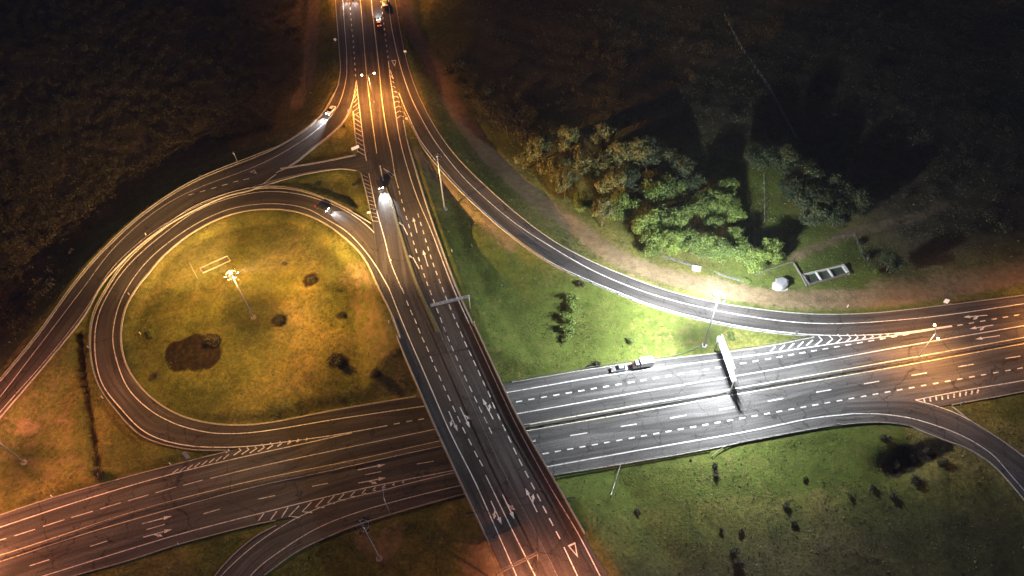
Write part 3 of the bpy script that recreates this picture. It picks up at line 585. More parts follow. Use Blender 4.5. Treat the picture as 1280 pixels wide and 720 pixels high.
kerb('RR', [(505, 140), (522, 172), (527, 182), (570, 233), (640, 296), (690, 330.5), (740, 354), (760, 362.5), (815, 383.5), (890, 403.5), (960, 415.5), (1018, 420.5)], .4)
kerb('NS', [(506, 160), (510, 180), (533, 255), (570, 359), (592, 407)], .4); kerb('NS', [(442, 140), (444.5, 170), (447, 189)], .3); kerb('NS', [(451.5, 216), (459.5, 247), (465, 274)], .3)
kerb('EW', [(-50, 661), (0, 644), (65, 622.5), (160, 596), (230, 578), (285, 564)], .3); kerb('EW', [(-50, 763), (0, 747), (92, 720), (160, 701), (225, 680), (320, 655.5), (344, 650.5)], .3)
kerb('OR', [(345, 657), (320, 670.5), (290, 695.5), (268, 721), (245, 758)], .3); kerb('OR', [(610, 611), (580, 617.5), (470, 648.5), (420, 666.5), (370, 690.5), (330, 719)], .3)
kerb('EW', [(640, 478), (762, 458), (840, 448), (910, 440), (960, 433), (1018, 421.5)], .3); kerb('EW', [(692, 594), (775, 580.5), (885, 561.5), (960, 546.5), (1050, 530)], .3); kerb('EW', [(1190, 506), (1240, 497), (1280, 489.5), (1330, 480)], .3)
kerb('RB', [(1050, 531), (1100, 528), (1135, 532), (1152, 539), (1180, 550), (1210, 561), (1242, 582), (1270, 612), (1300, 650)], .3); kerb('RB', [(1190, 508), (1215, 527), (1250, 549), (1290, 579)], .3)

# ------------------------------------------------------------------ road bridge
def ns_edge(side, y0, y1, n=26):
    e = NS.A if side < 0 else NS.B; y = np.linspace(y0, y1, n); return [(float(np.interp(v, e[:, 1], e[:, 0])), float(v)) for v in y]
br = empty('road_bridge', P(608, 545, 0), 0, 'wide concrete overpass bridge carrying the upper dual carriageway across the motorway', 'bridge')
bo = np.array(br.location)
La = [P(*p, DK) for p in ns_edge(-1, 440, 668)]; Ra = [P(*p, DK) for p in ns_edge(1, 424, 640)]
V = []; F = []
for a, b in zip(La, Ra):
    e = (b - a); e[2] = 0; e /= np.linalg.norm(e); a2 = a - e * .55; b2 = b + e * .55
    V += [a2 - bo + [0, 0, -.03], b2 - bo + [0, 0, -.03], b2 - bo + [0, 0, -.5], b2 - e * 1.2 - bo + [0, 0, -1.25], a2 + e * 1.2 - bo + [0, 0, -1.25], a2 - bo + [0, 0, -.5]]
for i in range(len(La) - 1):
    for j in range(6): F.append((6 * i + j, 6 * i + (j + 1) % 6, 6 * i + 6 + (j + 1) % 6, 6 * i + 6 + j))
F += [tuple(range(6))[::-1], tuple(range(len(V) - 6, len(V)))]
deck = mesh('deck', V, F, M_conc, br)
def wall_strip(name, pts, wd, z0, z1, m, parent, org):
    q = np.array(pts); t = np.gradient(q, axis=0); t[:, 2] = 0; t /= np.linalg.norm(t, axis=1)[:, None]; nn = np.stack([-t[:, 1], t[:, 0], t[:, 0] * 0], 1) * wd / 2; V = []; F = []
    for a, k in zip(q - org, nn): V += [a + k + [0, 0, z0], a + k * .7 + [0, 0, z1], a - k * .7 + [0, 0, z1], a - k + [0, 0, z0]]
    for i in range(len(q) - 1):
        for j in range(4): F.append((4 * i + j, 4 * i + (j + 1) % 4, 4 * i + 4 + (j + 1) % 4, 4 * i + 4 + j))
    F += [(0, 3, 2, 1)[::-1], (len(V) - 4, len(V) - 3, len(V) - 2, len(V) - 1)]
    o = mesh(name, V, F, m, parent); bm = bmesh.new(); bm.from_mesh(o.data); bmesh.ops.recalc_face_normals(bm, faces=bm.faces); bm.to_mesh(o.data); bm.free(); return o
for side, (y0, y1) in ((-1, (422, 680)), (1, (405, 668))):
    pts = [P(*p, DK) for p in ns_edge(side, y0, y1, 40)]
    sh = np.array([side * .28, 0, 0]); pts = [p + sh for p in pts]
    pw = wall_strip('parapet', pts, .34, -.1, .8, M_conc, br, bo)
    wall_strip('handrail', [p + [0, 0, 0] for p in pts], .12, 1.0, 1.1, M_steel, pw, bo)
    bm = bmesh.new(); bx(bm, (0, 0, .9), (.08, .08, .24)); f = None
    for p in pts[::2]:
        if f is None: f = bmo('rail_post', bm, M_steel, pw); k = f
        else: k = f.copy(); col.objects.link(k); k.parent = pw
        k.location = p - bo
ax = Vector(P(655, 640, 0) - P(570, 455, 0)).normalized()
for (pl, pr) in (((583, 547), (652, 534)), ((572, 610), (678, 590)), ((548, 500), (630, 487))):
    A_ = P(*pl, 0); B_ = P(*pr, 0)
    def hit(E):      # where the pier line passes below a deck edge
        nrm = np.array([-(B_ - A_)[1], (B_ - A_)[0]]); sd = [float((e[:2] - A_[:2]) @ nrm) for e in E]
        for i in range(len(E) - 1):
            if sd[i] * sd[i + 1] <= 0: t = sd[i] / (sd[i] - sd[i + 1] + 1e-9); q_ = E[i] + (E[i + 1] - E[i]) * t; return np.array([q_[0], q_[1], 0.])
        return None
    hl_, hr_ = hit(La), hit(Ra)
    if hl_ is not None and hr_ is not None: u_ = (hr_ - hl_) / np.linalg.norm(hr_ - hl_); A_ = hl_ + u_ * 1.8; B_ = hr_ - u_ * 1.8
    for k in range(5):
        c = A_ + (B_ - A_) * (k + .0) / 4; bm = bmesh.new(); cyl(bm, Vector(c - bo) + Vector((0, 0, -.3)), Vector(c - bo) + Vector((0, 0, 5.4)), .5, .5, 14); bmo('pier', bm, M_conc, br, True)
for y_l, y_r in ((447, 431), (640, 622)):
    a = np.array([float(np.interp(y_l, NS.A[:, 1], NS.A[:, 0])), y_l]); b = np.array([float(np.interp(y_r, NS.B[:, 1], NS.B[:, 0])), y_r]); a = P(*a, DK); b = P(*b, DK)
    bm = bmesh.new(); c = (a + b) / 2 - bo; ang = math.atan2(b[1] - a[1], b[0] - a[0]); bx(bm, (c[0], c[1], DK - 2.9), (np.linalg.norm(b - a) - .5, 1.0, 3.2), ang); bmo('abutment', bm, M_conc, br)

# ------------------------------------------------------------------ guardrails
def guardrail(label, pts, road=None, both=False, hh=.75, step=4.0, group='steel guardrails along the roads', name='guardrail', slim=False):
    if road: q = np.array([ROADS[road].W(x, y, 0) for x, y in smooth(pts, 8)])
    else: q = np.array([G(x, y) for x, y in smooth(pts, 8)])
    Ln = np.linalg.norm(np.diff(q, axis=0), axis=1).sum(); q = resample(q, max(4, int(Ln / 2)))
    org = q[0].copy(); root = empty(name, org, 0, label, 'guardrail', group)
    t = np.gradient(q, axis=0); t[:, 2] = 0; t /= np.linalg.norm(t, axis=1)[:, None]; nn = np.stack([-t[:, 1], t[:, 0], t[:, 0] * 0], 1)
    for s in ((1, -1) if both else (1,)):
        V = []; F = []; off = .22 if both else .09
        prof = [(0, .31), (.07, .23), (.0, .155), (.07, .08), (0, 0), (-.03, 0), (-.03, .31)] if not slim else [(.03, .31), (.03, .21), (-.03, .21), (-.03, .31)]
        for a, k in zip(q - org, nn):
            for (u, v) in prof: V.append(a + k * s * (off + u) + [0, 0, hh - .31 + v])
        m = len(prof)
        for i in range(len(q) - 1):
            for j in range(m): F.append((m * i + j, m * i + (j + 1) % m, m * i + m + (j + 1) % m, m * i + m + j))
        mesh('rail_beam', V, F, M_beam, root)
    n = max(2, min(95, int(Ln / step))); pq = resample(q, n); tt = resample(nn, n)
    bm = bmesh.new(); bx(bm, (0, 0, hh / 2 - .15), (.5 if both else .14, .14, hh + .3)); first = None
    for p, k in zip(pq, tt):
        if first is None: first = bmo('post', bm, M_rust, root); o = first
        else: o = first.copy(); col.objects.link(o); o.parent = root
        o.location = p - org; o.rotation_euler = (0, 0, math.atan2(k[1], k[0]))
    return root
guardrail('long double sided guardrail down the middle of the motorway east of the bridge', [(662, 534), (800, 510), (960, 482), (1120, 454.5), (1280, 425.8), (1330, 416)], 'EW', True)
guardrail('long double sided guardrail down the middle of the motorway west of the bridge', [(-40, 708), (0, 698), (80, 671.5), (160, 643.5), (240, 622.5), (320, 603.5), (445, 578.5), (575, 550)], 'EW', True, .6, slim=True)
guardrail('guardrail on the motorway shoulder behind the two stopped vehicles', [(640, 477), (700, 467), (762, 456.8), (840, 447)], 'EW')
guardrail('short guardrail slanting from the motorway shoulder to the foot of the brightly lit mast', [(842, 446), (862, 440), (877, 433)])
guardrail('guardrail by the grass wedge running east from the big sign gantry', [(900, 440), (960, 432), (1015, 420.5)], 'EW')
guardrail('guardrail along the south shoulder of the motorway just east of the bridge', [(694, 594.5), (775, 580.5), (887, 561)], 'EW')
guardrail('guardrail with flared end beside the lawn south of the motorway', [(890, 572), (900, 563), (915, 556), (960, 547), (1002, 539), (1055, 531), (1100, 528.5), (1135, 532.5)])
guardrail('guardrail on the inner edge of the long slip road above the bright lawn', [(640, 296.5), (690, 331), (740, 354.5), (815, 384), (890, 404), (960, 416), (1010, 420.5)], 'RR')
guardrail('guardrail on the outer edge of the curved ramp against the dark slope', [(424, 106), (415, 123), (399, 148), (356, 180), (320, 195), (240, 228), (175, 271), (120, 323), (90, 359), (47, 419), (0, 476), (-40, 523)], 'LR')
guardrail('guardrail between the overpass road and the dark hollow with the unlit mast', [(508, 172), (533, 255), (552, 310), (571, 360), (591, 405)], 'NS')
guardrail('guardrail around the outside of the loop ramp', [(440, 264.5), (410, 250), (370, 237), (320, 235.2), (250, 256), (198.5, 289.5), (158.5, 325), (134, 360), (116.3, 395), (112.3, 435), (122, 480), (148, 517.5), (173.5, 543)], 'LP')
guardrail('short guardrail on the left edge of the overpass road before the bridge parapet', [(489, 398), (500, 424)], 'NS')
guardrail('guardrail between the lanes of the overpass road beginning at its pointed island', [(484, 240), (496, 280), (511, 330), (522.5, 360), (549, 415), (603, 535), (640, 612), (667, 662), (697, 722), (715, 757)], 'NS', False, .6, slim=True)

# raised islands in the overpass median
def island(road, pl, pr, name, m, hh=.16):
    R = ROADS[road]; n = 60; a = resample(smooth(pl, 8), n); b = resample(smooth(pr, 8), n); V = []; F = []
    for p, q in zip(a, b):
        A_ = R.W(*p, hh); B_ = R.W(*q, hh); V += [A_ - [0, 0, hh + .1], A_, B_, B_ - [0, 0, hh + .1]]
    for i in range(n - 1):
        for j in range(3): F.append((4 * i + j, 4 * i + j + 1, 4 * i + 5 + j, 4 * i + 4 + j))
    F += [(0, 3, 2, 1), (4 * n - 4, 4 * n - 3, 4 * n - 2, 4 * n - 1)]
    return mesh(name, V, F, m, RO[road])
M_isl = mat('worn_grass_island', (.10, .105, .05), .95, nscale=1.5, nd=.5, bump=.5)
island('NS', [(481, 233), (487, 250), (495, 280), (510, 330), (519, 356), (545, 415)], [(482.5, 232), (490, 250), (498.5, 280), (514, 330), (524, 357), (551, 414)], 'median_island', M_isl)

# ------------------------------------------------------------------ lamps
def add_light(kind, loc, energy, color, parent, direction=None, angle=150, blend=.6, size=.3, name='lamp_light'):
    l = bpy.data.lights.new(name, kind); l.energy = energy; l.color = color; l.shadow_soft_size = size
    if kind == 'SPOT': l.spot_size = math.radians(angle); l.spot_blend = blend
    o = bpy.data.objects.new(name, l); col.objects.link(o); o.parent = parent; o.location = loc
    if direction is not None: o.rotation_euler = Vector(direction).to_track_quat('-Z', 'Y').to_euler()
    return o
def fit_height(base, head):
    zs = np.linspace(3, 40, 371); D = [np.hypot(*(P(*head, base[2] + z)[:2] - base[:2])) for z in zs]; return float(zs[int(np.argmin(D))])
def mast(bpx, hpx, label, lit=None, energy=0, n=6, base=None, height=None, spread=1.0, ang=125, aim=None, far=(), dip=None):
    b = G(*bpx) if base is None else np.array(base); H = fit_height(b, hpx) if height is None else height
    root = empty('high_mast_light', b, 0, label, 'floodlight mast', 'tall floodlight masts around the interchange')
    bm = bmesh.new(); cyl(bm, (0, 0, -.5), (0, 0, H), .27, .13, 12); bmo('pole', bm, M_steel, root, True)
    bm = bmesh.new(); cyl(bm, (0, 0, -.4), (0, 0, .18), .9, .8, 16); bmo('footing', bm, M_conc, root)
    bm = bmesh.new(); R = 1.35
    for i in range(24):
        a0 = 2 * math.pi * i / 24; a1 = 2 * math.pi * (i + 1) / 24; cyl(bm, (R * math.cos(a0), R * math.sin(a0), H - .3), (R * math.cos(a1), R * math.sin(a1), H - .3), .07, n=6)
    for i in range(n):
        a = 2 * math.pi * i / n; cyl(bm, (0, 0, H - .1), (R * math.cos(a), R * math.sin(a), H - .3), .05, n=6)
    cyl(bm, (0, 0, H - .5), (0, 0, H + .25), .3, .2, 12)
    bmo('headframe', bm, M_steel, root)
    for i in range(n):
        a = 2 * math.pi * (i + .3) / n; c = Vector((math.cos(a) * (R + .25), math.sin(a) * (R + .25), H - .42))
        fl = bmesh.new(); Mx = Matrix.Translation(c) @ Matrix.Rotation(a, 4, 'Z') @ Matrix.Rotation(math.radians(-28), 4, 'Y')
        bx(fl, (0, 0, 0), (.62, .5, .26), bevel=.05, M=Mx); f = bmo('floodlight', fl, M_dark, root)
        ln = bmesh.new(); bx(ln, (.04, 0, -.145), (.5, .42, .03), M=Mx); bmo('lens', ln, (M_lensw if lit == 'w' else M_lensy) if lit else M_lensoff, f)
        if lit:
            colr = WHITE if lit == 'w' else YELLOW if lit == 'y' else ROSE
            wt = 1 + aim[1] * math.cos(a - aim[0]) if aim else 1
            sp = spread * (1 - dip[1] * max(0, math.cos(a - dip[0]))) if dip else spread
            add_light('SPOT', (c.x * 1.1, c.y * 1.1, H - .75), energy * wt / n, colr, root, (math.cos(a) * sp, math.sin(a) * sp, -1), ang, 1.0, .35)
    for px, e, an in far:      # extra spots without housings, added to brighten the far slope, trees and fields
        d = G(*px) + np.array([0, 0, 3]) - b - np.array([0, 0, H - .8]); u = d / np.linalg.norm(d)
        add_light('SPOT', (float(u[0]) * 1.9, float(u[1]) * 1.9, H - .8), e, FARAMBER, root, u, an, 1.0, .35)
    if lit:
        add_light('POINT', (0, 0, H - 1.2), energy * .055, WHITE if lit == 'w' else YELLOW if lit == 'y' else ROSE, root, size=.4)
        bm = bmesh.new(); ball(bm, (0, 0, H + .05), .34 if lit == 'w' else .3); bmo('obstruction_lamp' if 0 else 'lamp_globe', bm, M_lensw if lit == 'w' else M_lensy, root)
    return root
mast((880, 432), (898, 370), 'floodlight mast blazing white over the slip road beside the big sign gantry', 'w', E_WHITE, 5, spread=1.85, ang=118, aim=(2.4, .3), dip=(-1.35, .42))
mast((317, 397), (288, 342), 'floodlight mast shining yellow in the grass inside the loop ramp', 'y', E_YEL, 6, spread=2.6, aim=(.6, .35), far=[((640, 235), 330000, 60), ((770, 255), 210000, 45), ((500, 200), 90000, 60), ((110, 230), 200000, 75)])
mast((556, 261), (547, 195), 'unlit floodlight mast with its head over the slip road near the dark hollow')
mast((474, 698), (453.5, 656), 'unlit floodlight mast south of the curving exit ramp at the bottom')
mast((30, 578), (-28, 540), 'floodlight mast at the left edge of the photo showing only its lower pole', 'r', 110000, 6, spread=1.8)

def lamp(bpx, road, label, axis_px, lit=True, H=12, arm=1.9, energy=E_LAMP, colr=SODIUM, base=None, single=False):
    b = (ROADS[road].W(*bpx) if road else G(*bpx)) if base is None else np.array(base)
    d = P(*axis_px, b[2]) - b; ang = math.atan2(d[1], d[0])
    root = empty('street_lamp', b, ang, label, 'street lamp', 'street lamps along the carriageways')
    bm = bmesh.new(); cyl(bm, (0, 0, -.3), (0, 0, H), .13, .08, 10); bmo('pole', bm, M_steel, root, True)
    bm = bmesh.new(); bx(bm, (0, 0, .1), (.5, .5, .3), bevel=.04); bmo('base', bm, M_conc, root)
    for s in ((1,) if single else (1, -1)):
        bm = bmesh.new(); cyl(bm, (0, 0, H - .05), (s * arm, 0, H + .35), .05, .04, 8); bmo('arm', bm, M_steel, root)
        bm = bmesh.new(); bx(bm, (s * (arm + .3), 0, H + .38), (.9, .34, .16), bevel=.05); hd = bmo('lamp_head', bm, M_steel if not lit else M_dark, root)
        bm = bmesh.new(); ball(bm, (s * (arm + .3), 0, H + .33), .3 if lit else .2, (1.3, .9, .75)); bmo('lamp_glass', bm, M_lensy if lit else M_lensoff, hd)
        if lit: add_light('SPOT', (s * (arm + .3), 0, H + .02), energy, colr, root, (s * .15, 0, -1), 165, .7, .25)
    return root
lamp((467.5, 128), 'NS', 'twin headed amber street lamp in the overpass road median between the two gores', (474, 127), energy=E_LAMP * 1.45)
lamp((1148, 446), 'EW', 'twin headed street lamp glowing amber in the motorway median east of the white mast', (1151, 459), energy=E_LAMP * .75, colr=(1.0, .41, .10))
# the same lamp row carries on outside the frame
lamp((457, -18), 'NS', 'twin headed street lamp at the top edge of the photo lighting the median', (465, -18), energy=E_LAMP * 2)
lamp((1325, 417), 'EW', 'twin headed street lamp past the right edge of the photo in the motorway median', (1328, 430), energy=E_LAMP * .8)
lamp((685, 760), 'NS', 'twin headed street lamp past the bottom edge of the photo in the overpass median', (695, 755), energy=E_LAMP * 1.0, colr=ROSE)
lamp((-80, 726), 'EW', 'twin headed street lamp past the lower left corner in the motorway median', (-74, 742), energy=E_LAMP * 1.5, colr=ROSE)
lamp((488, 643), None, 'unlit street lamp leaning over the exit ramp below the chevron markings', (484, 600), lit=False, single=True, H=10, arm=2.2)
lamp((297, 203), 'LR', 'small unlit lamp post on the dark outer edge of the curved ramp', (299, 215), lit=False, single=True, H=5, arm=1)

# ------------------------------------------------------------------ sign gantries
def beam_truss(bm, a, b, w=.8, hh=.9, seg=10):
    a = Vector(a); b = Vector(b); u = (b - a); L = u.length; u.normalize(); s = u.cross(Vector((0, 0, 1))).normalized() * w / 2; up = Vector((0, 0, hh / 2))
    cs = [s + up, -s + up, -s - up, s - up]
    for c in cs: cyl(bm, a + c, b + c, .09, n=6)
    for i in range(seg):
        p = a + u * L * i / seg; q = a + u * L * (i + 1) / seg
        for j in range(4): cyl(bm, p + cs[j], q + cs[(j + 1) % 4], .05, n=5)
        for j in range(4): cyl(bm, p + cs[j], p + cs[(j + 1) % 4], .05, n=5)
def gantry(A_, B_, H, label, legs=(1, 1), panels=(), name='sign_gantry', walk=False, m=None, tw=.8):
    m = m or M_steel
    A_ = np.array(A_); B_ = np.array(B_); root = empty(name, A_, 0, label, 'sign gantry', 'overhead sign gantries')
    b = Vector(B_ - A_); b.z = 0; ta = Vector((0, 0, H)); tb = b + Vector((0, 0, H)); u = b.normalized(); s = u.cross(Vector((0, 0, 1)))
    bm = bmesh.new(); beam_truss(bm, ta, tb, tw, tw, seg=max(4, int(b.length / 1.3))); bmo('truss', bm, m, root)
    for k, p in ((0, Vector((0, 0, 0))), (1, b)):
        if legs[k]:
            bm = bmesh.new(); z = B_[2] - A_[2] if k else 0; cyl(bm, p + Vector((0, 0, z - .4)), p + Vector((0, 0, H + .4)), .28 if tw > .6 else .18, .22 if tw > .6 else .14, 12); bmo('leg', bm, m, root, True)
    if walk:
        bm = bmesh.new(); L = b.length; ang = math.atan2(b.y, b.x); c = (ta + tb) / 2 + Vector((0, 0, -.38)); bx(bm, c, (L, .7, .06), ang); bmo('walkway', bm, M_rust, root)
    for (t0, t1, ph, side) in panels:
        c = ta + (tb - ta) * (t0 + t1) / 2 + s * side * .65 + Vector((0, 0, .35)); L = b.length * (t1 - t0); bm = bmesh.new(); ang = math.atan2(b.y, b.x)
        bx(bm, c, (L, .1, ph), ang, bevel=.02); pn = bmo('sign_panel', bm, M_white, root)
        bm = bmesh.new()
        for i in range(4): bx(bm, c + u * L * (i / 3 - .5) * .85 - s * side * .12, (.1, .1, ph * .95), ang)
        bmo('panel_brace', bm, M_steel, pn)
    return root
gantry(G(893, 438), EW.W(912, 492), 6.6, 'bright white sign gantry over the westbound motorway next to the white mast', (1, 1), [(.0, .42, 2.6, -1), (.42, .8, 3.2, -1)], walk=True)
gantry(G(588, 386), P(541, 397, DK), 6.0, 'grey cantilever gantry reaching over the northbound lanes before the bridge', (1, 0), [], tw=.5)
gantry(P(622, 728, DK), P(672, 703, DK), 6.4, 'dark gantry over the southbound lanes at the bottom edge of the photo', (1, 1), [], m=M_rust, tw=.5)  # darker material than the other gantries, standing in for missing lamp light

# ------------------------------------------------------------------ small road signs and marker posts
def sign(px, road, label, w_=.8, hh=.8, H=1.6, yaw=0, m=None, shape='box', cat='road sign', name='road_sign', g='small roadside signs'):
    b = ROADS[road].W(*px) if road else G(*px)
    root = empty(name, b, yaw, label, cat, g); bm = bmesh.new(); cyl(bm, (0, 0, -.5), (0, 0, H + hh * .8), .05, n=8); bmo('post', bm, M_steel, root)
    bm = bmesh.new()
    if shape == 'box': bx(bm, (0, -.08, H + hh / 2), (w_, .05, hh), bevel=.015)
    else:
        r = bmesh.ops.create_cone(bm, cap_ends=True, segments=3 if shape == 'tri' else 20, radius1=w_ / 2, radius2=w_ / 2, depth=.05); bmesh.ops.transform(bm, matrix=Matrix.Translation((0, -.08, H + hh / 2)) @ Matrix.Rotation(math.pi / 2, 4, 'X'), verts=r['verts'])
    bmo('panel', bm, m or M_white, root); return root
sign((236, 573), None, 'tall pale direction board beside the outer curve of the loop ramp above the hatched nose', 1.0, 3.4, .4, .3)
sign((445, 189), None, 'pale horizontal sign board at the head of the link road opening', 2.8, 1.3, 1.0, .5)
sign((437, 142), 'NS', 'small pale sign at the tip of the western grass gore', 1.0, .9, 1.0, .4)
sign((509, 152), 'NS', 'small pale sign at the tip of the eastern grass gore', 1.0, .9, 1.0, -.3)
sign((462, 269), 'LP', 'small yellowish sign where the loop ramp meets the overpass road', 1.1, .8, 1.0, .2)
sign((420, 54), None, 'round white sign left of the overpass road near the top of the photo', 1.1, 1.1, 1.2, 0, None, 'disc')
sign((507, 69), None, 'round white sign right of the overpass road near the top of the photo', 1.1, 1.1, 1.2, 0, None, 'disc')
sign((1180, 381), None, 'pale slanted sign on the dirt verge above the slip road at the right', 1.2, 1.8, 1.0, -.5)
sign((994, 419.5), None, 'white sign in the pointed grass wedge between slip road and motorway', .9, 1.6, .8, .1)
sign((1200, 507), None, 'small pale sign in the grass nose where the lower right ramp branches off', .8, 1.2, 1.0, .1)
M_mark = mat('marker_plastic', (.7, .7, .66), .5)
def marker(px, road, label):
    b = ROADS[road].W(*px) if road else G(*px); root = empty('marker_post', b, 0, label, 'marker post', 'short white marker posts at the road edges')
    bm = bmesh.new(); bx(bm, (0, 0, .45), (.22, .22, 1.1), taper=(.7, .7), bevel=.02); bmo('post', bm, M_mark, root)
    bm = bmesh.new(); bx(bm, (0, 0, 1.06), (.26, .26, .12), bevel=.03); bmo('cap', bm, M_white, root)
for px, lb in [((213.5, 581), 'white marker post on the motorway edge just left of the hatched nose'), ((66, 621.5), 'white marker post on the motorway edge below the brown field at far left'), ((224, 681), 'white marker post on the south motorway edge under the western arrow markings'), ((111, 435), 'pale marker post outside the western bend of the loop ramp'), ((129, 498), 'pale marker post outside the lower left bend of the loop ramp'), ((162, 369), 'pale marker post on the inside of the loop ramp at its west bend'), ((176, 418), 'pale marker post standing in the loop grass by a dark green shrub'), ((183, 294.5), 'pale marker post between the curved ramp and the loop ramp'), ((565, 337 - 22), 'pale marker post on the right edge of the overpass road beside the rough grass'), ((593, 405), 'pale marker post at the start of the right bridge parapet'), ((486.5, 404), 'pale marker post left of the overpass road at the start of the left bridge parapet'), ((669, 552.5), 'pale marker post beside the right bridge parapet above the motorway'), ((1059, 384), 'pale marker post in the grass strip between the dirt track and the slip road')]:
    marker(px, None, lb)

# ------------------------------------------------------------------ vehicles
def paintm(name, c, metal=.1):
    m = bpy.data.materials.new(name); m.use_nodes = True; b = m.node_tree.nodes['Principled BSDF']; b.inputs['Base Color'].default_value = (*c, 1); b.inputs['Roughness'].default_value = .35; b.inputs['Metallic'].default_value = metal; b.inputs['Coat Weight'].default_value = .5
    nz = m.node_tree.nodes.new('ShaderNodeTexNoise'); nz.inputs['Scale'].default_value = 3; mr = m.node_tree.nodes.new('ShaderNodeMapRange'); mr.inputs[3].default_value = .28; mr.inputs[4].default_value = .45; m.node_tree.links.new(nz.outputs[0], mr.inputs[0]); m.node_tree.links.new(mr.outputs[0], b.inputs['Roughness']); return m
M_pw = paintm('car_paint_white', (.72, .73, .75)); M_pd = paintm('car_paint_dark', (.05, .045, .05), .4); M_ps = paintm('car_paint_silver', (.42, .42, .44), .6); M_py = paintm('truck_paint_yellow', (.65, .62, .2))
def loft(bm, secs):
    rows = [[bm.verts.new(p) for p in s] for s in secs]; n = len(rows[0])
    for a, b in zip(rows[:-1], rows[1:]):
        for j in range(n): bm.faces.new((a[j], a[(j + 1) % n], b[(j + 1) % n], b[j]))
    bm.faces.new(rows[0][::-1]); bm.faces.new(rows[-1]); bmesh.ops.recalc_face_normals(bm, faces=bm.faces)
def wheels(root, xs, y, r=.34, wd=.24):
    for x in xs:
        for s in (-1, 1):
            bm = bmesh.new(); cyl(bm, (x, s * y - wd / 2, r), (x, s * y + wd / 2, r), r, n=18); wl = bmo('wheel', bm, M_tyre, root)
            bm = bmesh.new(); cyl(bm, (x, s * (y + wd / 2) - .02, r), (x, s * (y + wd / 2) + .015, r), r * .6, n=12); bmo('rim', bm, M_rim, wl)
def lights(root, xf, xr, y, z, on, hazard=False, big=1.0):
    for s in (-1, 1):
        bm = bmesh.new(); bx(bm, (xf, s * y, z), (.22 * big, .36 * big, .2 * big), bevel=.04); bmo('headlight', bm, M_head if on else M_headoff, root)
        bm = bmesh.new(); bx(bm, (xr, s * y, z + .1), (.1, .3, .2), bevel=.03); bmo('tail_light', bm, M_hazard if hazard else M_tail if on else M_tail, root)
def car(loc, ang, label, m, on=True, group='cars on the roads', name='car', energy=E_CAR, estate=False, tilt=0):
    root = empty(name, loc, ang, label, 'car', group); L = 2.25; W_ = .88
    def sec(x, z0, z1, w, wt): return [(x, -w, z0), (x, -w * 1.02, (z0 + z1) / 2), (x, -wt, z1), (x, wt, z1), (x, w * 1.02, (z0 + z1) / 2), (x, w, z0)]
    bm = bmesh.new(); loft(bm, [sec(-L, .42, .80, .70, .62), sec(-L + .12, .28, .95, .82, .74), sec(-1.5, .22, 1.0, .88, .80), sec(-.6, .22, .98, .9, .82), sec(.8, .22, .96, .9, .82), sec(1.5, .24, .86, .88, .78), sec(L - .15, .28, .72, .82, .70), sec(L, .38, .60, .70, .60)])
    bmesh.ops.bevel(bm, geom=list(bm.edges), offset=.03, segments=1, affect='EDGES'); bmo('body', bm, m, root, True)
    xr = -2.0 if estate else -1.75
    bm = bmesh.new(); loft(bm, [sec(xr, .93, .98, .76, .74), sec(xr + (.25 if estate else .6), .93, 1.40, .78, .60), sec(.1, .93, 1.44, .79, .62), sec(1.0, .92, .96, .76, .74)]); bmo('windows', bm, M_glass, root)
    bm = bmesh.new(); bx(bm, (-.62 if not estate else -.8, 0, 1.455), (1.35 if not estate else 1.8, 1.22, .05), bevel=.02); bmo('roof', bm, m, root)
    wheels(root, (-1.35, 1.4), .80); lights(root, L - .06, -L + .02, .6, .62, on)
    bm = bmesh.new()
    for s in (-1, 1): bx(bm, (.75, s * .99, .98), (.16, .2, .13), bevel=.03)
    bmo('mirrors', bm, m, root)
    if on:
        for s in (-1, 1): add_light('SPOT', (L + .12, s * .6, .7), energy, (.93, .96, 1.0), root, (1, 0, -.048), 46, .8, .08, 'headlight_beam')
    return root
def heading(a, b, z): d = P(*b, z) - P(*a, z); return math.atan2(d[1], d[0])
def oncar(px, to, road, *k, **kw): R = ROADS[road]; z = R.zat(*px); return car(R.W(*px, .04), heading(px, to, z), *k, **kw)
oncar((474.5, 231.5), (486, 262), 'NS', 'car driving down the overpass road with dazzling white headlights just below the link road', M_pd, energy=E_CAR * 5)
oncar((403, 261), (424, 270), 'LP', 'dark car rounding the top of the loop ramp with its headlights on', M_pd)
oncar((414, 139.5), (403, 152), 'LR', 'white car heading down the curved ramp left of the western gore', M_pw, energy=E_CAR * 2.2)
oncar((474, 30), (471, 10), 'NS', 'car driving away up the overpass road behind the yellow lorry', M_ps, energy=E_CAR)
oncar((431.5, -4), (432, 8), 'NS', 'car at the top edge of the photo in the left lane of the overpass road', M_ps, energy=E_CAR * .4)
oncar((443, -4), (444, 8), 'NS', 'car at the top edge of the photo in the lane beside the median', M_pd, energy=E_CAR * .4)
car(EW.W(773.5, 461.8, .03), heading((773.5, 461.8), (762, 463.8), 0), 'silver car stopped on the motorway shoulder in front of the white light truck', M_ps, on=False, name='parked_car')
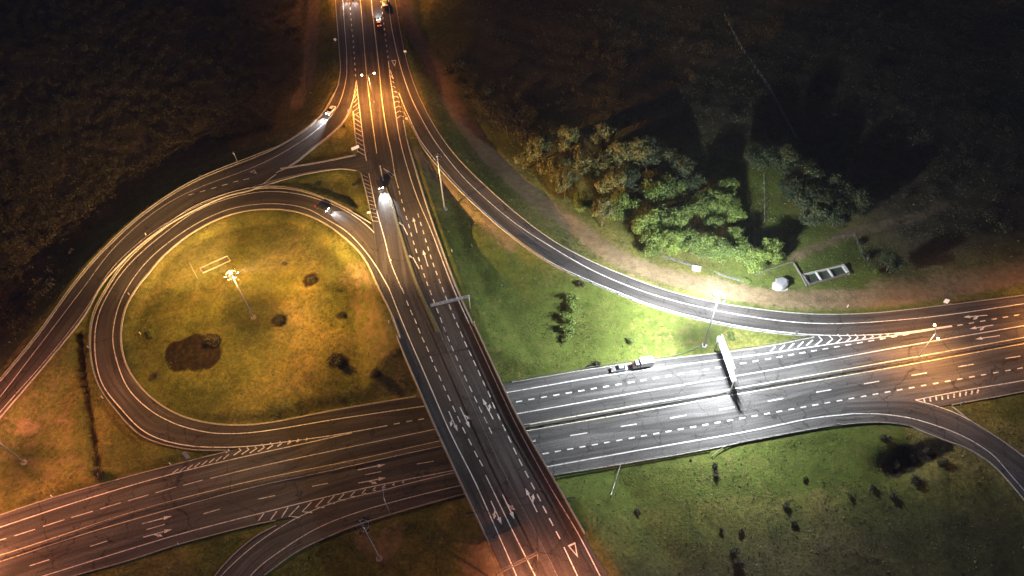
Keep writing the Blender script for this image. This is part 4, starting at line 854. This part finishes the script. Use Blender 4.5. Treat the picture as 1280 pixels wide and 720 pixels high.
def truck(loc, ang, label, m, boxm, on, scale=1.0, hazard=False, L=3.1, group='trucks on the roads', name='light_truck'):
    root = empty(name, loc, ang, label, 'truck', group)
    def sec(x, z0, z1, w, wt): return [(x, -w, z0), (x, -w, (z0 + z1) / 2), (x, -wt, z1), (x, wt, z1), (x, w, (z0 + z1) / 2), (x, w, z0)]
    bm = bmesh.new(); loft(bm, [sec(L - 1.9, .4, 2.05, .95, .8), sec(L - .9, .4, 2.1, .95, .8), sec(L - .55, .4, 1.25, .95, .88), sec(L, .42, 1.0, .9, .84)]); bmesh.ops.bevel(bm, geom=list(bm.edges), offset=.04, segments=2, affect='EDGES'); cb = bmo('cab', bm, m, root)
    bm = bmesh.new(); bx(bm, (L - .62, 0, 1.66), (.34, 1.45, .62), taper=(.6, .96)); bmo('windscreen', bm, M_glass, cb)
    bm = bmesh.new(); bx(bm, (L - 1.3, 0, 1.62), (.8, 1.93, .5), bevel=.02); bmo('side_window', bm, M_glass, cb)
    bm = bmesh.new(); bx(bm, (-.8, 0, .55), (4.6, 1.2, .22)); bmo('chassis', bm, M_dark, root)
    bm = bmesh.new(); bx(bm, (-L / 2 + .45, 0, 1.72), (L + .75, 2.1, 2.0), bevel=.04); bmo('cargo_box', bm, boxm, root)
    wheels(root, (-1.9, L - 1.0), .85, .4, .28); lights(root, L + .02, -L + .02, .7, .72, on, hazard); 
    if on:
        for s in (-1, 1): add_light('SPOT', (L + .2, s * .7, .9), E_CAR, (1, .96, .85), root, (1, 0, -.11), 62, .8, .08, 'headlight_beam')
    return root
truck(EW.W(803, 456.8, .03), heading((803, 457.4), (790, 459.4), 0), 'white box bodied light truck stopped on the motorway shoulder behind the silver car', M_pw, M_pw, False, hazard=True, L=2.9)
truck(NS.W(481, 4, .03), heading((481, 4), (478.5, -10), DK), 'yellow lorry driving off the top edge of the photo on the overpass road', M_py, M_py, True, name='yellow_lorry')

# ------------------------------------------------------------------ kiosk, basin, walls, fence
k0 = G(975, 358); kio = empty('hexagonal_kiosk', k0, .3, 'small white six sided kiosk on the grass next to the dirt track', 'kiosk')
M_kw = mat('white_render', (.60, .60, .58), .7, nscale=1.2, nd=.15); M_kr = mat('grey_roof_felt', (.20, .20, .21), .8, nscale=1.5)
def hexv(r, z): return [(r * math.cos(i * math.pi / 3), r * math.sin(i * math.pi / 3) * .85, z) for i in range(6)]
bm = bmesh.new(); loft(bm, [hexv(2.0, -.3), hexv(2.0, 2.1)]); bmo('wall', bm, M_kw, kio)
bm = bmesh.new(); loft(bm, [hexv(2.25, 2.1), hexv(2.25, 2.28), hexv(1.7, 2.55)]); bmo('roof', bm, M_kr, kio)
bm = bmesh.new(); bx(bm, (0, -1.71, .95), (.85, .07, 1.9), bevel=.01); dr = bmo('door', bm, mat('kiosk_door', (.3, .32, .33), .5), kio)
bm = bmesh.new(); loft(bm, [hexv(2.8, -.2), hexv(2.8, .08)]); bmo('plinth', bm, M_conc, kio)
# concrete basin with two dividing walls
q = [G(1003, 345), G(1053, 333), G(1060, 343), G(1011, 357)]; org = sum(q) / 4
bas = empty('concrete_basin', org, 0, 'open concrete basin with cross walls and a pale rim beside the white kiosk', 'basin')
def segwall(name, a, b, wd, z0, z1, m, parent, o):
    a = Vector(a - o); b = Vector(b - o); bm = bmesh.new(); c = (a + b) / 2; ang = math.atan2(b.y - a.y, b.x - a.x); L = (Vector((a.x, a.y)) - Vector((b.x, b.y))).length
    bx(bm, (c.x, c.y, c.z + (z0 + z1) / 2), (L + wd * .5, wd, z1 - z0), ang, bevel=.02); return bmo(name, bm, m, parent)
M_rim2 = mat('pale_concrete', (.42, .41, .38), .8, nscale=2)
for i in range(4): segwall('side_wall', q[i], q[(i + 1) % 4], .35 if i != 1 else .8, -.4, .9, M_rim2 if i in (0, 1) else M_rust, bas, org)
for t in (.32, .62): segwall('dividing_wall', q[0] + (q[1] - q[0]) * t, q[3] + (q[2] - q[3]) * t, .4, -.4, .8, M_rim2, bas, org)
bm = bmesh.new()
a_, b_, c_, d_ = [Vector(x - org) + Vector((0, 0, .12)) for x in q]; bm.faces.new([bm.verts.new(v) for v in (d_, c_, b_, a_)]); bmo('floor', bm, mat('dark_wet_floor', (.04, .055, .035), .4), bas)
def lowwall(pts, label, hh=.7, wd=.3, name='low_wall', cat='wall', m=None):
    qq = [G(*p) for p in pts]; o = qq[0]; V = wall_strip(name, resample(np.array(qq), max(6, len(qq) * 6)), wd, -.4, hh, m or M_conc, None, o); V.location = o; return tag(V, label, cat)
lowwall([(828, 320), (870, 333), (905, 345), (930, 352)], 'flat stony drain channel under the bright trees along the dirt track', .1, 1.2, 'drain_channel', 'drain', m=M_stone)
lowwall([(944, 344), (962, 337), (982, 330), (992, 328)], 'short pale wall between the tree row and the kiosk', .5, .25, m=M_stone)
lowwall([(992, 330), (1001, 345), (1008, 358)], 'dark retaining wall on the west side of the concrete basin', .7, .3, m=M_rust)
bm = bmesh.new(); c = G(870, 337); bx(bm, (0, 0, .45), (2.4, 1.3, .9), .0, bevel=.05); bx(bm, (0, 0, .95), (2.6, 1.5, .1), bevel=.02)
cab = bmo('utility_cabinet', bm, M_white); cab.location = c; cab.rotation_euler = (0, 0, -.3); tag(cab, 'white box shaped cabinet on the dirt verge below the trees', 'cabinet')
# drain trough in the loop
q = [G(250, 335.5), G(284, 320.5), G(288, 326), G(254, 341.5)]; org = sum(q) / 4; dt = empty('drain_trough', org, 0, 'long rectangular concrete drain trough in the loop grass near the yellow mast', 'drain')
for i in range(4): segwall('side_wall', q[i], q[(i + 1) % 4], .22, -.4, .28, M_conc, dt, org)
bm = bmesh.new(); bm.faces.new([bm.verts.new(Vector(x - org) + Vector((0, 0, .06))) for x in q[::-1]]); bmo('floor', bm, mat('silt', (.07, .06, .035), .9, nscale=2), dt)
ditchcover = lowwall([(237, 329), (247, 348)], 'thin dark headwall beside the drain trough in the loop grass', .35, .25)
def fence(pts, label, hh=1.6, step=3.0):
    qq = resample(np.array([G(*p) for p in pts]), max(3, int(sum(np.linalg.norm(np.diff(np.array([G(*p) for p in pts]), axis=0), axis=1)) / step))); o = qq[0]; root = empty('wire_fence', o, 0, label, 'fence', 'wire fences in the fields')
    bm = bmesh.new()
    for a, b in zip(qq[:-1], qq[1:]):
        for z in (.5, .95, hh - .1): cyl(bm, Vector(a - o) + Vector((0, 0, z)), Vector(b - o) + Vector((0, 0, z)), .025, n=4)
    bmo('wires', bm, M_steel, root)
    pm = bmesh.new(); bx(pm, (0, 0, hh / 2 - .1), (.14, .14, hh + .2)); f = None
    for p in qq:
        if f is None: f = bmo('post', pm, M_rust, root); k = f
        else: k = f.copy(); col.objects.link(k); k.parent = root
        k.location = p - o
fence([(954, 220), (955, 250), (955, 278)], 'pale wire fence crossing the lit green clearing behind the trees')
fence([(905, 20), (925, 60), (960, 110), (995, 175)], 'long faint wire fence running down the dark upper right field')
fence([(1040, 300), (1068, 296), (1072, 312), (1084, 326)], 'wire fence at the bend of the dirt driveway right of the basin')
fence([(776, 581), (770, 600), (763, 622)], 'short pale wire fence running down the lawn from the motorway guardrail')

# ------------------------------------------------------------------ vegetation
def leaf_cloud(n, clumps, size, flat=1.0):
    """leaf sized quads spread in clumps; returns verts, faces, tone"""
    c = np.array([k[:3] for k in clumps]); r = np.array([k[3] for k in clumps]); tn = rng.random(len(clumps))
    idx = rng.choice(len(clumps), n, p=(r ** 2) / (r ** 2).sum()); d = rng.normal(size=(n, 3)); d /= np.linalg.norm(d, axis=1)[:, None]; rad = rng.random(n) ** .45
    rad = rad * (0.85 + .35 * rng.random(n))
    p = c[idx] + d * (r[idx] * rad)[:, None] * np.array([1, 1, flat])
    nn = d + rng.normal(size=(n, 3)) * .8 + np.array([0, 0, .4]); nn /= np.linalg.norm(nn, axis=1)[:, None]
    a = np.cross(nn, rng.normal(size=(n, 3))); a /= np.linalg.norm(a, axis=1)[:, None]; b = np.cross(nn, a); s = (size * (.6 + .8 * rng.random(n)))[:, None]
    V = np.stack([p - a * s, p - b * s * .6, p + a * s, p + b * s * .6], 1).reshape(-1, 3); tone = np.repeat(np.clip(tn[idx] * .7 + rng.random(n) * .3, 0, 1), 4)
    return V, tone
def cloud_obj(name, V, tone, m, parent=None):
    me = bpy.data.meshes.new(name); k = len(V) // 4; me.vertices.add(len(V)); me.vertices.foreach_set('co', V.ravel()); me.loops.add(len(V)); me.loops.foreach_set('vertex_index', np.arange(len(V))); me.polygons.add(k); me.polygons.foreach_set('loop_start', np.arange(0, len(V), 4)); me.update(calc_edges=True)
    a = me.attributes.new('tone', 'FLOAT', 'POINT'); a.data.foreach_set('value', tone); me.materials.append(m); o = bpy.data.objects.new(name, me); col.objects.link(o); o.parent = parent; return o
def make_tree(H, R, m, n=3600, tall=1.0):
    root = bpy.data.objects.new('broadleaf_tree', None); col.objects.link(root)
    bm = bmesh.new(); cyl(bm, (0, 0, -.5), (0, 0, H * .5), .22, .13, 8)
    clumps = []; K = 15
    for i in range(K):
        a = i * 2.4 + rng.random(); rr = R * (.25 + .62 * rng.random()) ; z = H * (.42 + .48 * rng.random()); rr *= math.sqrt(max(.1, 1 - ((z / H - .55) / .5) ** 2))
        c = (rr * math.cos(a), rr * math.sin(a), z, R * (.26 + .2 * rng.random())); clumps.append(c)
        cyl(bm, (0, 0, H * (.2 + .25 * rng.random())), (c[0] * .9, c[1] * .9, c[2] * .95), .09, .03, 5)
    clumps.append((0, 0, H * .85, R * .4)); bmo('trunk', bm, M_bark, root)
    V, t = leaf_cloud(n, clumps, .24, .9); cloud_obj('crown', V, t, m, root); return root
def make_shrub(R, m, n=700, hh=.8):
    root = bpy.data.objects.new('shrub', None); col.objects.link(root)
    cl = [(R * .6 * rng.normal() * .6, R * .6 * rng.normal() * .6, R * hh * (.35 + .5 * rng.random()), R * (.35 + .25 * rng.random())) for _ in range(7)]
    bm = bmesh.new()
    for c in cl[:4]: cyl(bm, (0, 0, -.2), c[:3], .06, .02, 5)
    bmo('stems', bm, M_bark, root); V, t = leaf_cloud(n, cl, .17, .8); V[:, 2] = np.maximum(V[:, 2], 0); cloud_obj('foliage', V, t, m, root); return root
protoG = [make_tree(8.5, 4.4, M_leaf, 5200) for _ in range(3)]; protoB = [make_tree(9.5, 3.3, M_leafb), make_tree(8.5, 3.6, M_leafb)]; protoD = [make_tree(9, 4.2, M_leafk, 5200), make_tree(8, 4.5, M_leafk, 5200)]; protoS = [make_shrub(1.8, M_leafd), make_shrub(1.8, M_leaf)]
used = set()
def put(proto, px, label, cat, group, scale, dy=0, zs=1.0):
    r = proto if proto.name not in used else tree_copy(proto); used.add(proto.name)
    g = G(px[0], px[1] + dy); r.location = g; r.rotation_euler = (0, 0, rng.random() * 6.28); r.scale = (scale, scale, scale * zs); tag(r, label, cat, group); return r
trees = [  # px, py of crown, kind, scale, label
 (672, 200, 'b', .95, 'amber tinted tree at the western tip of the grove nearest the curved dirt track'), (690, 218, 'b', .8, 'smaller amber tinted tree just inside the western tip of the grove'), (708, 190, 'b', 1.05, 'tall amber lit tree with a split crown in the west of the grove'), (722, 212, 'b', .9, 'amber lit tree leaning beside the split crown tree'), (706, 238, 'b', .85, 'low amber tree at the dirt track edge in the west of the grove'),
 (728, 256, 'g', .6, 'small green tree at the track edge between amber trees'), (752, 186, 'b', 1.05, 'tallest amber tree sticking up from the north rim of the grove'), (748, 215, 'b', .9, 'orange tinted tree in the middle of the amber group'), (768, 207, 'b', .95, 'amber tinted tree east of the orange tinted one'), (762, 238, 'b', .85, 'dim amber tinted tree behind the orange shrubby edge'),
 (752, 272, 'b', .8, 'orange lit tree at the track edge where the amber light ends'), (778, 262, 'g', .8, 'dull green tree between the orange tree and the bright trees'), (792, 205, 'b', 1.0, 'dim olive tree in the upper middle of the grove'), (808, 200, 'g', 1.0, 'dark round tree on the upper rim of the grove'), (790, 232, 'g', .85, 'dark green tree in the shade of the middle grove'),
 (815, 250, 'g', .85, 'mid green tree with a flat crown above the bright trees'), (832, 240, 'g', .85, 'mid green tree east of the flat crowned one'), (808, 284, 'g', .85, 'green tree at the left end of the bright tree row'), (826, 280, 'g', .85, 'bright green tree second in the front row'), (846, 276, 'g', .75, 'bright tree with a dark gap to its right'), (816, 306, 'g', .7, 'lime green tree at the very edge of the dirt track'), (838, 304, 'g', .75, 'lime green tree beside the concrete drain channel'),
 (862, 306, 'g', .75, 'broad lime tree directly behind the concrete drain channel'), (882, 312, 'g', .75, 'broad lime tree above the white cabinet'), (902, 318, 'g', .75, 'brightest yellow green tree in the front row'), (922, 318, 'g', .75, 'yellow green tree right of the brightest one'), (942, 326, 'g', .7, 'bright green tree whose foot reaches the kiosk lawn'), (962, 318, 'g', .65, 'last bright tree at the east end of the front row'), (872, 262, 'g', .8, 'pale green tree behind the dark gap'), (892, 256, 'g', .8, 'pale green tree left of the lit clearing'), (905, 240, 'g', .75, 'lit tree reaching up beside the clearing'), (910, 268, 'g', .7, 'small round tree at the corner of the clearing'), (888, 282, 'g', .6, 'grey green tree in the dark gap'), (918, 300, 'g', .55, 'small dim tree behind the brightest tree'),
 (850, 216, 'g', .95, 'dark tree north of the pale green pair'), (832, 205, 'g', 1.0, 'very dark tree on the north rim of the grove'), (866, 234, 'g', .8, 'dark tree between the rim and the pale green pair'), (655, 205, 'b', .55, 'little amber tinted tree standing apart at the grove tip'),
 (986, 240, 'g', .85, 'dim tree on the right side of the lit clearing'), (1004, 250, 'g', .9, 'dark tree with a rough crown right of the clearing'), (1022, 262, 'g', .85, 'dark tree above the dirt driveway'), (1040, 272, 'g', .8, 'dark tree at the bend of the driveway'), (1012, 272, 'g', .75, 'dark tree touching the small green lawn above the driveway'), (1046, 244, 'g', .9, 'nearly black tree behind the driveway trees'), (1068, 256, 'g', .85, 'nearly black tree at the east end of the driveway trees'), (1000, 222, 'g', .9, 'faint tree at the north end of the driveway trees'), (980, 210, 'g', .9, 'faint tree beyond the clearing'), (948, 200, 'g', .9, 'faint tree at the top of the clearing'), (1108, 330, 'g', .6, 'dark round tree at the end of the fence bend')]
for i, (x, y, k, s, lb) in enumerate(trees):
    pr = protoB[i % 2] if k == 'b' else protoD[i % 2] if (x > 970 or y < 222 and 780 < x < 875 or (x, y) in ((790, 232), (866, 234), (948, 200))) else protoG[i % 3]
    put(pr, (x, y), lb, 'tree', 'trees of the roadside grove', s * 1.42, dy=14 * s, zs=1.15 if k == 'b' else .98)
shrubs = [(350, 401, 1.15, 0, 'round dark shrub in the middle of the loop grass'), (427, 395, .7, 0, 'small dark shrub in the upper right of the loop grass'), (422, 453, 1.5, 0, 'large dark shrub in the lower right of the loop grass'), (469, 468, .8, 0, 'small round shrub near the bridge end of the loop grass'), (390, 352, .9, 0, 'faint shrub below the top of the loop ramp'), (356, 331, .6, 0, 'tiny shrub between the yellow mast and the loop top'), (266, 428, 1.5, 0, 'big spreading shrub on the right of the dark patch'), (190, 418, .9, 1, 'dark green shrub in the western loop grass by the marker post'), (195, 470, .8, 0, 'faint shrub low in the western loop grass'), (424, 364, .4, 0, 'tiny shrub at the edge of the sandy strip in the loop'),
 (715, 373, 1.3, 1, 'topmost shrub of the upright row on the bright lawn'), (713, 386, 1.5, 1, 'second shrub from the top of the upright row on the lawn'), (710, 400, 1.6, 1, 'middle shrub of the upright row on the lawn'), (709, 413, 1.4, 1, 'second shrub from the bottom of the upright row on the lawn'), (708, 425, 1.1, 1, 'lowest shrub of the upright row on the lawn'), (727, 357, .9, 0, 'dark shrub tucked under the slip road edge'), (787, 427, .8, 1, 'low green shrub on the pale lawn above the stopped truck'), (914, 421, .9, 1, 'green shrub right of the big sign gantry'), (747, 456, .7, 0, 'dark low shrub at the guardrail left of the silver car'), (738, 458, .5, 0, 'smallest dark shrub at the guardrail'),
 (797, 641, .8, 0, 'dark shrub on the dim lawn south of the motorway'), (901, 663, .6, 0, 'small dark shrub low on the south lawn'), (926, 665, .6, 0, 'small shrub above the tall dark shape on the south lawn'), (894, 582, .7, 0, 'upper shrub of the dark pair under the flared guardrail'), (895, 594, .8, 0, 'lower shrub of the dark pair under the flared guardrail'), (863, 576, .35, 0, 'tiny dark shrub near the south guardrail end'), (1005, 598, .7, 1, 'small shrub alone on the green south lawn'), (982, 632, .8, 0, 'dark shrub at the dim edge of the south lawn'), (991, 654, .8, 0, 'dark shrub below the dim edge of the south lawn'), (1062, 621, .7, 0, 'small dark shrub left of the black hollow'), (1090, 611, .8, 0, 'slanting dark shrub below left of the black hollow'), (1143, 603, 1.4, 0, 'wide dark shrub under the black hollow'), (1106, 550, 1.0, 0, 'dark shrub at the motorway edge above the black hollow'), (1120, 582, 1.0, 0, 'thick shrub at the left end of the black hollow'), (1140, 574, 1.0, 0, 'thick shrub in the middle of the black hollow'), (1158, 566, .9, 0, 'thick shrub at the right end of the black hollow'), (1178, 580, 1.2, 0, 'low dark shrub right of the black hollow'), (1115, 622, .9, 0, 'dim shrub below the black hollow'),
 (918, 690, 1.0, 0, 'tall dark shrub near the bottom edge of the south lawn'), (922, 706, 1.1, 0, 'dark shrub at the very bottom of the south lawn'), (933, 352, .8, 1, 'dark green shrub left of the white kiosk'), (962, 343, .35, 0, 'tiny dark shrub between the wall and the kiosk'), (125, 595, 1.3, 0, 'dark shrub at the end of the ditch by the motorway'), (110, 440, .6, 0, 'shrub at the head of the ditch outside the loop'), (1080, 322, 1.0, 0, 'dark shrub along the fence bend'), (1094, 340, .8, 1, 'green shrub between the fence bend and the dirt track'), (1073, 305, .9, 0, 'dark shrub at the top of the fence bend'), (377, 518, .3, 0, 'tiny shrub left on the motorway side of the loop grass'), (349, 517, .35, 0, 'tiny pale shrub at the kerb below the loop grass'), (430, 158, .4, 0, 'tiny shrub in the western grass gore'), (395, 234, .7, 0, 'shrub in the wedge of grass above the loop ramp'), (368, 233, .7, 0, 'shrub on the left of the wedge of grass above the loop ramp'), (444, 232, .7, 0, 'shrub in the right of the wedge of grass above the loop ramp')]
for x, y, s, k, lb in shrubs: put(protoS[k], (x, y), lb, 'shrub', 'shrubs in the grass', s * (.8 if y > 560 and x > 700 else 1))

# scrub masses and grass tufts
def scatter_region(poly, n, seed):
    r = np.random.default_rng(seed); P_ = np.array(poly, float); x0, y0 = P_.min(0); x1, y1 = P_.max(0); out = []
    while len(out) < n:
        x = r.uniform(x0, x1); y = r.uniform(y0, y1); c = False; j = len(P_) - 1
        for i in range(len(P_)):
            if (P_[i, 1] > y) != (P_[j, 1] > y) and x < (P_[j, 0] - P_[i, 0]) * (y - P_[i, 1]) / (P_[j, 1] - P_[i, 1]) + P_[i, 0]: c = not c
            j = i
        if c: out.append((x, y))
    return out
reg = [([(-30, 0), (385, 0), (380, 120), (330, 165), (200, 205), (110, 300), (40, 400), (-30, 470)], 620, 1), ([(560, 60), (700, 160), (660, 195), (620, 165), (560, 90)], 70, 2), ([(700, 0), (1280, 0), (1280, 290), (1120, 300), (1080, 230), (950, 180), (780, 160), (690, 150)], 130, 3)]
cl = []
for poly, n, sd in reg:
    for (x, y) in scatter_region(poly, n, sd):
        g = G(x, y)
        if min(float(RD[k][0].reshape(XX.shape)[int(np.clip(np.searchsorted(GX, g[0]), 0, nx - 1)), int(np.clip(np.searchsorted(GY, g[1]), 0, ny - 1))]) for k in ('NS', 'LR', 'RR')) < 6: continue
        for _ in range(3): cl.append((g[0] + rng.normal() * 1.8, g[1] + rng.normal() * 1.8, g[2] + .6 + rng.random() * .9, (.9 + rng.random() * 1.6)))
V, t = leaf_cloud(190000, cl, .24, .8); scrub = cloud_obj('scrub', V, t, M_leafd); tag(scrub, kind='stuff')
# tufts on every verge in view, not on the asphalt
nT = 150000; tx = rng.uniform(-250, 260, nT); ty = rng.uniform(50, 300, nT)
ii = np.clip(np.searchsorted(GX, tx) - 1, 0, nx - 2); jj = np.clip(np.searchsorted(GY, ty) - 1, 0, ny - 2)
ok = np.ones(nT, bool)
for k in ROADS: ok &= RD[k][0].reshape(XX.shape)[ii, jj] > .9
cv = cov.reshape(nx, ny, 4)[ii, jj]; ok &= (cv[:, 0] < .45) & (cv[:, 1] < .5)
fld = np.sin(tx * .19 + 2 * np.sin(ty * .11)) * np.sin(ty * .23 + 1.5 * np.sin(tx * .09)); ok &= (fld + rng.normal(size=nT) * .6) > -.35
tx, ty, ii, jj = tx[ok], ty[ok], ii[ok], jj[ok]; n = len(tx)
u = (tx - GX[ii]) / (GX[ii + 1] - GX[ii]); v = (ty - GY[jj]) / (GY[jj + 1] - GY[jj])
tz = (1 - u) * (1 - v) * HG[ii, jj] + u * (1 - v) * HG[ii + 1, jj] + (1 - u) * v * HG[ii, jj + 1] + u * v * HG[ii + 1, jj + 1]
a = rng.random(n) * 6.28; s = .10 + .18 * rng.random(n); hh = .10 + .28 * rng.random(n) ** 2; dx = np.cos(a) * s; dy = np.sin(a) * s; lx = rng.normal(size=n) * .15; ly = rng.normal(size=n) * .15
base = np.stack([tx, ty, tz - .03], 1)
Q = np.stack([base - np.stack([dx, dy, 0 * dx], 1), base + np.stack([dx, dy, 0 * dx], 1), base + np.stack([dx * .6 + lx, dy * .6 + ly, hh], 1), base + np.stack([-dx * .6 + lx, -dy * .6 + ly, hh], 1)], 1).reshape(-1, 3)
tuft = cloud_obj('grass_tufts', Q, np.repeat(rng.random(n), 4), M_tuft); tag(tuft, kind='stuff')
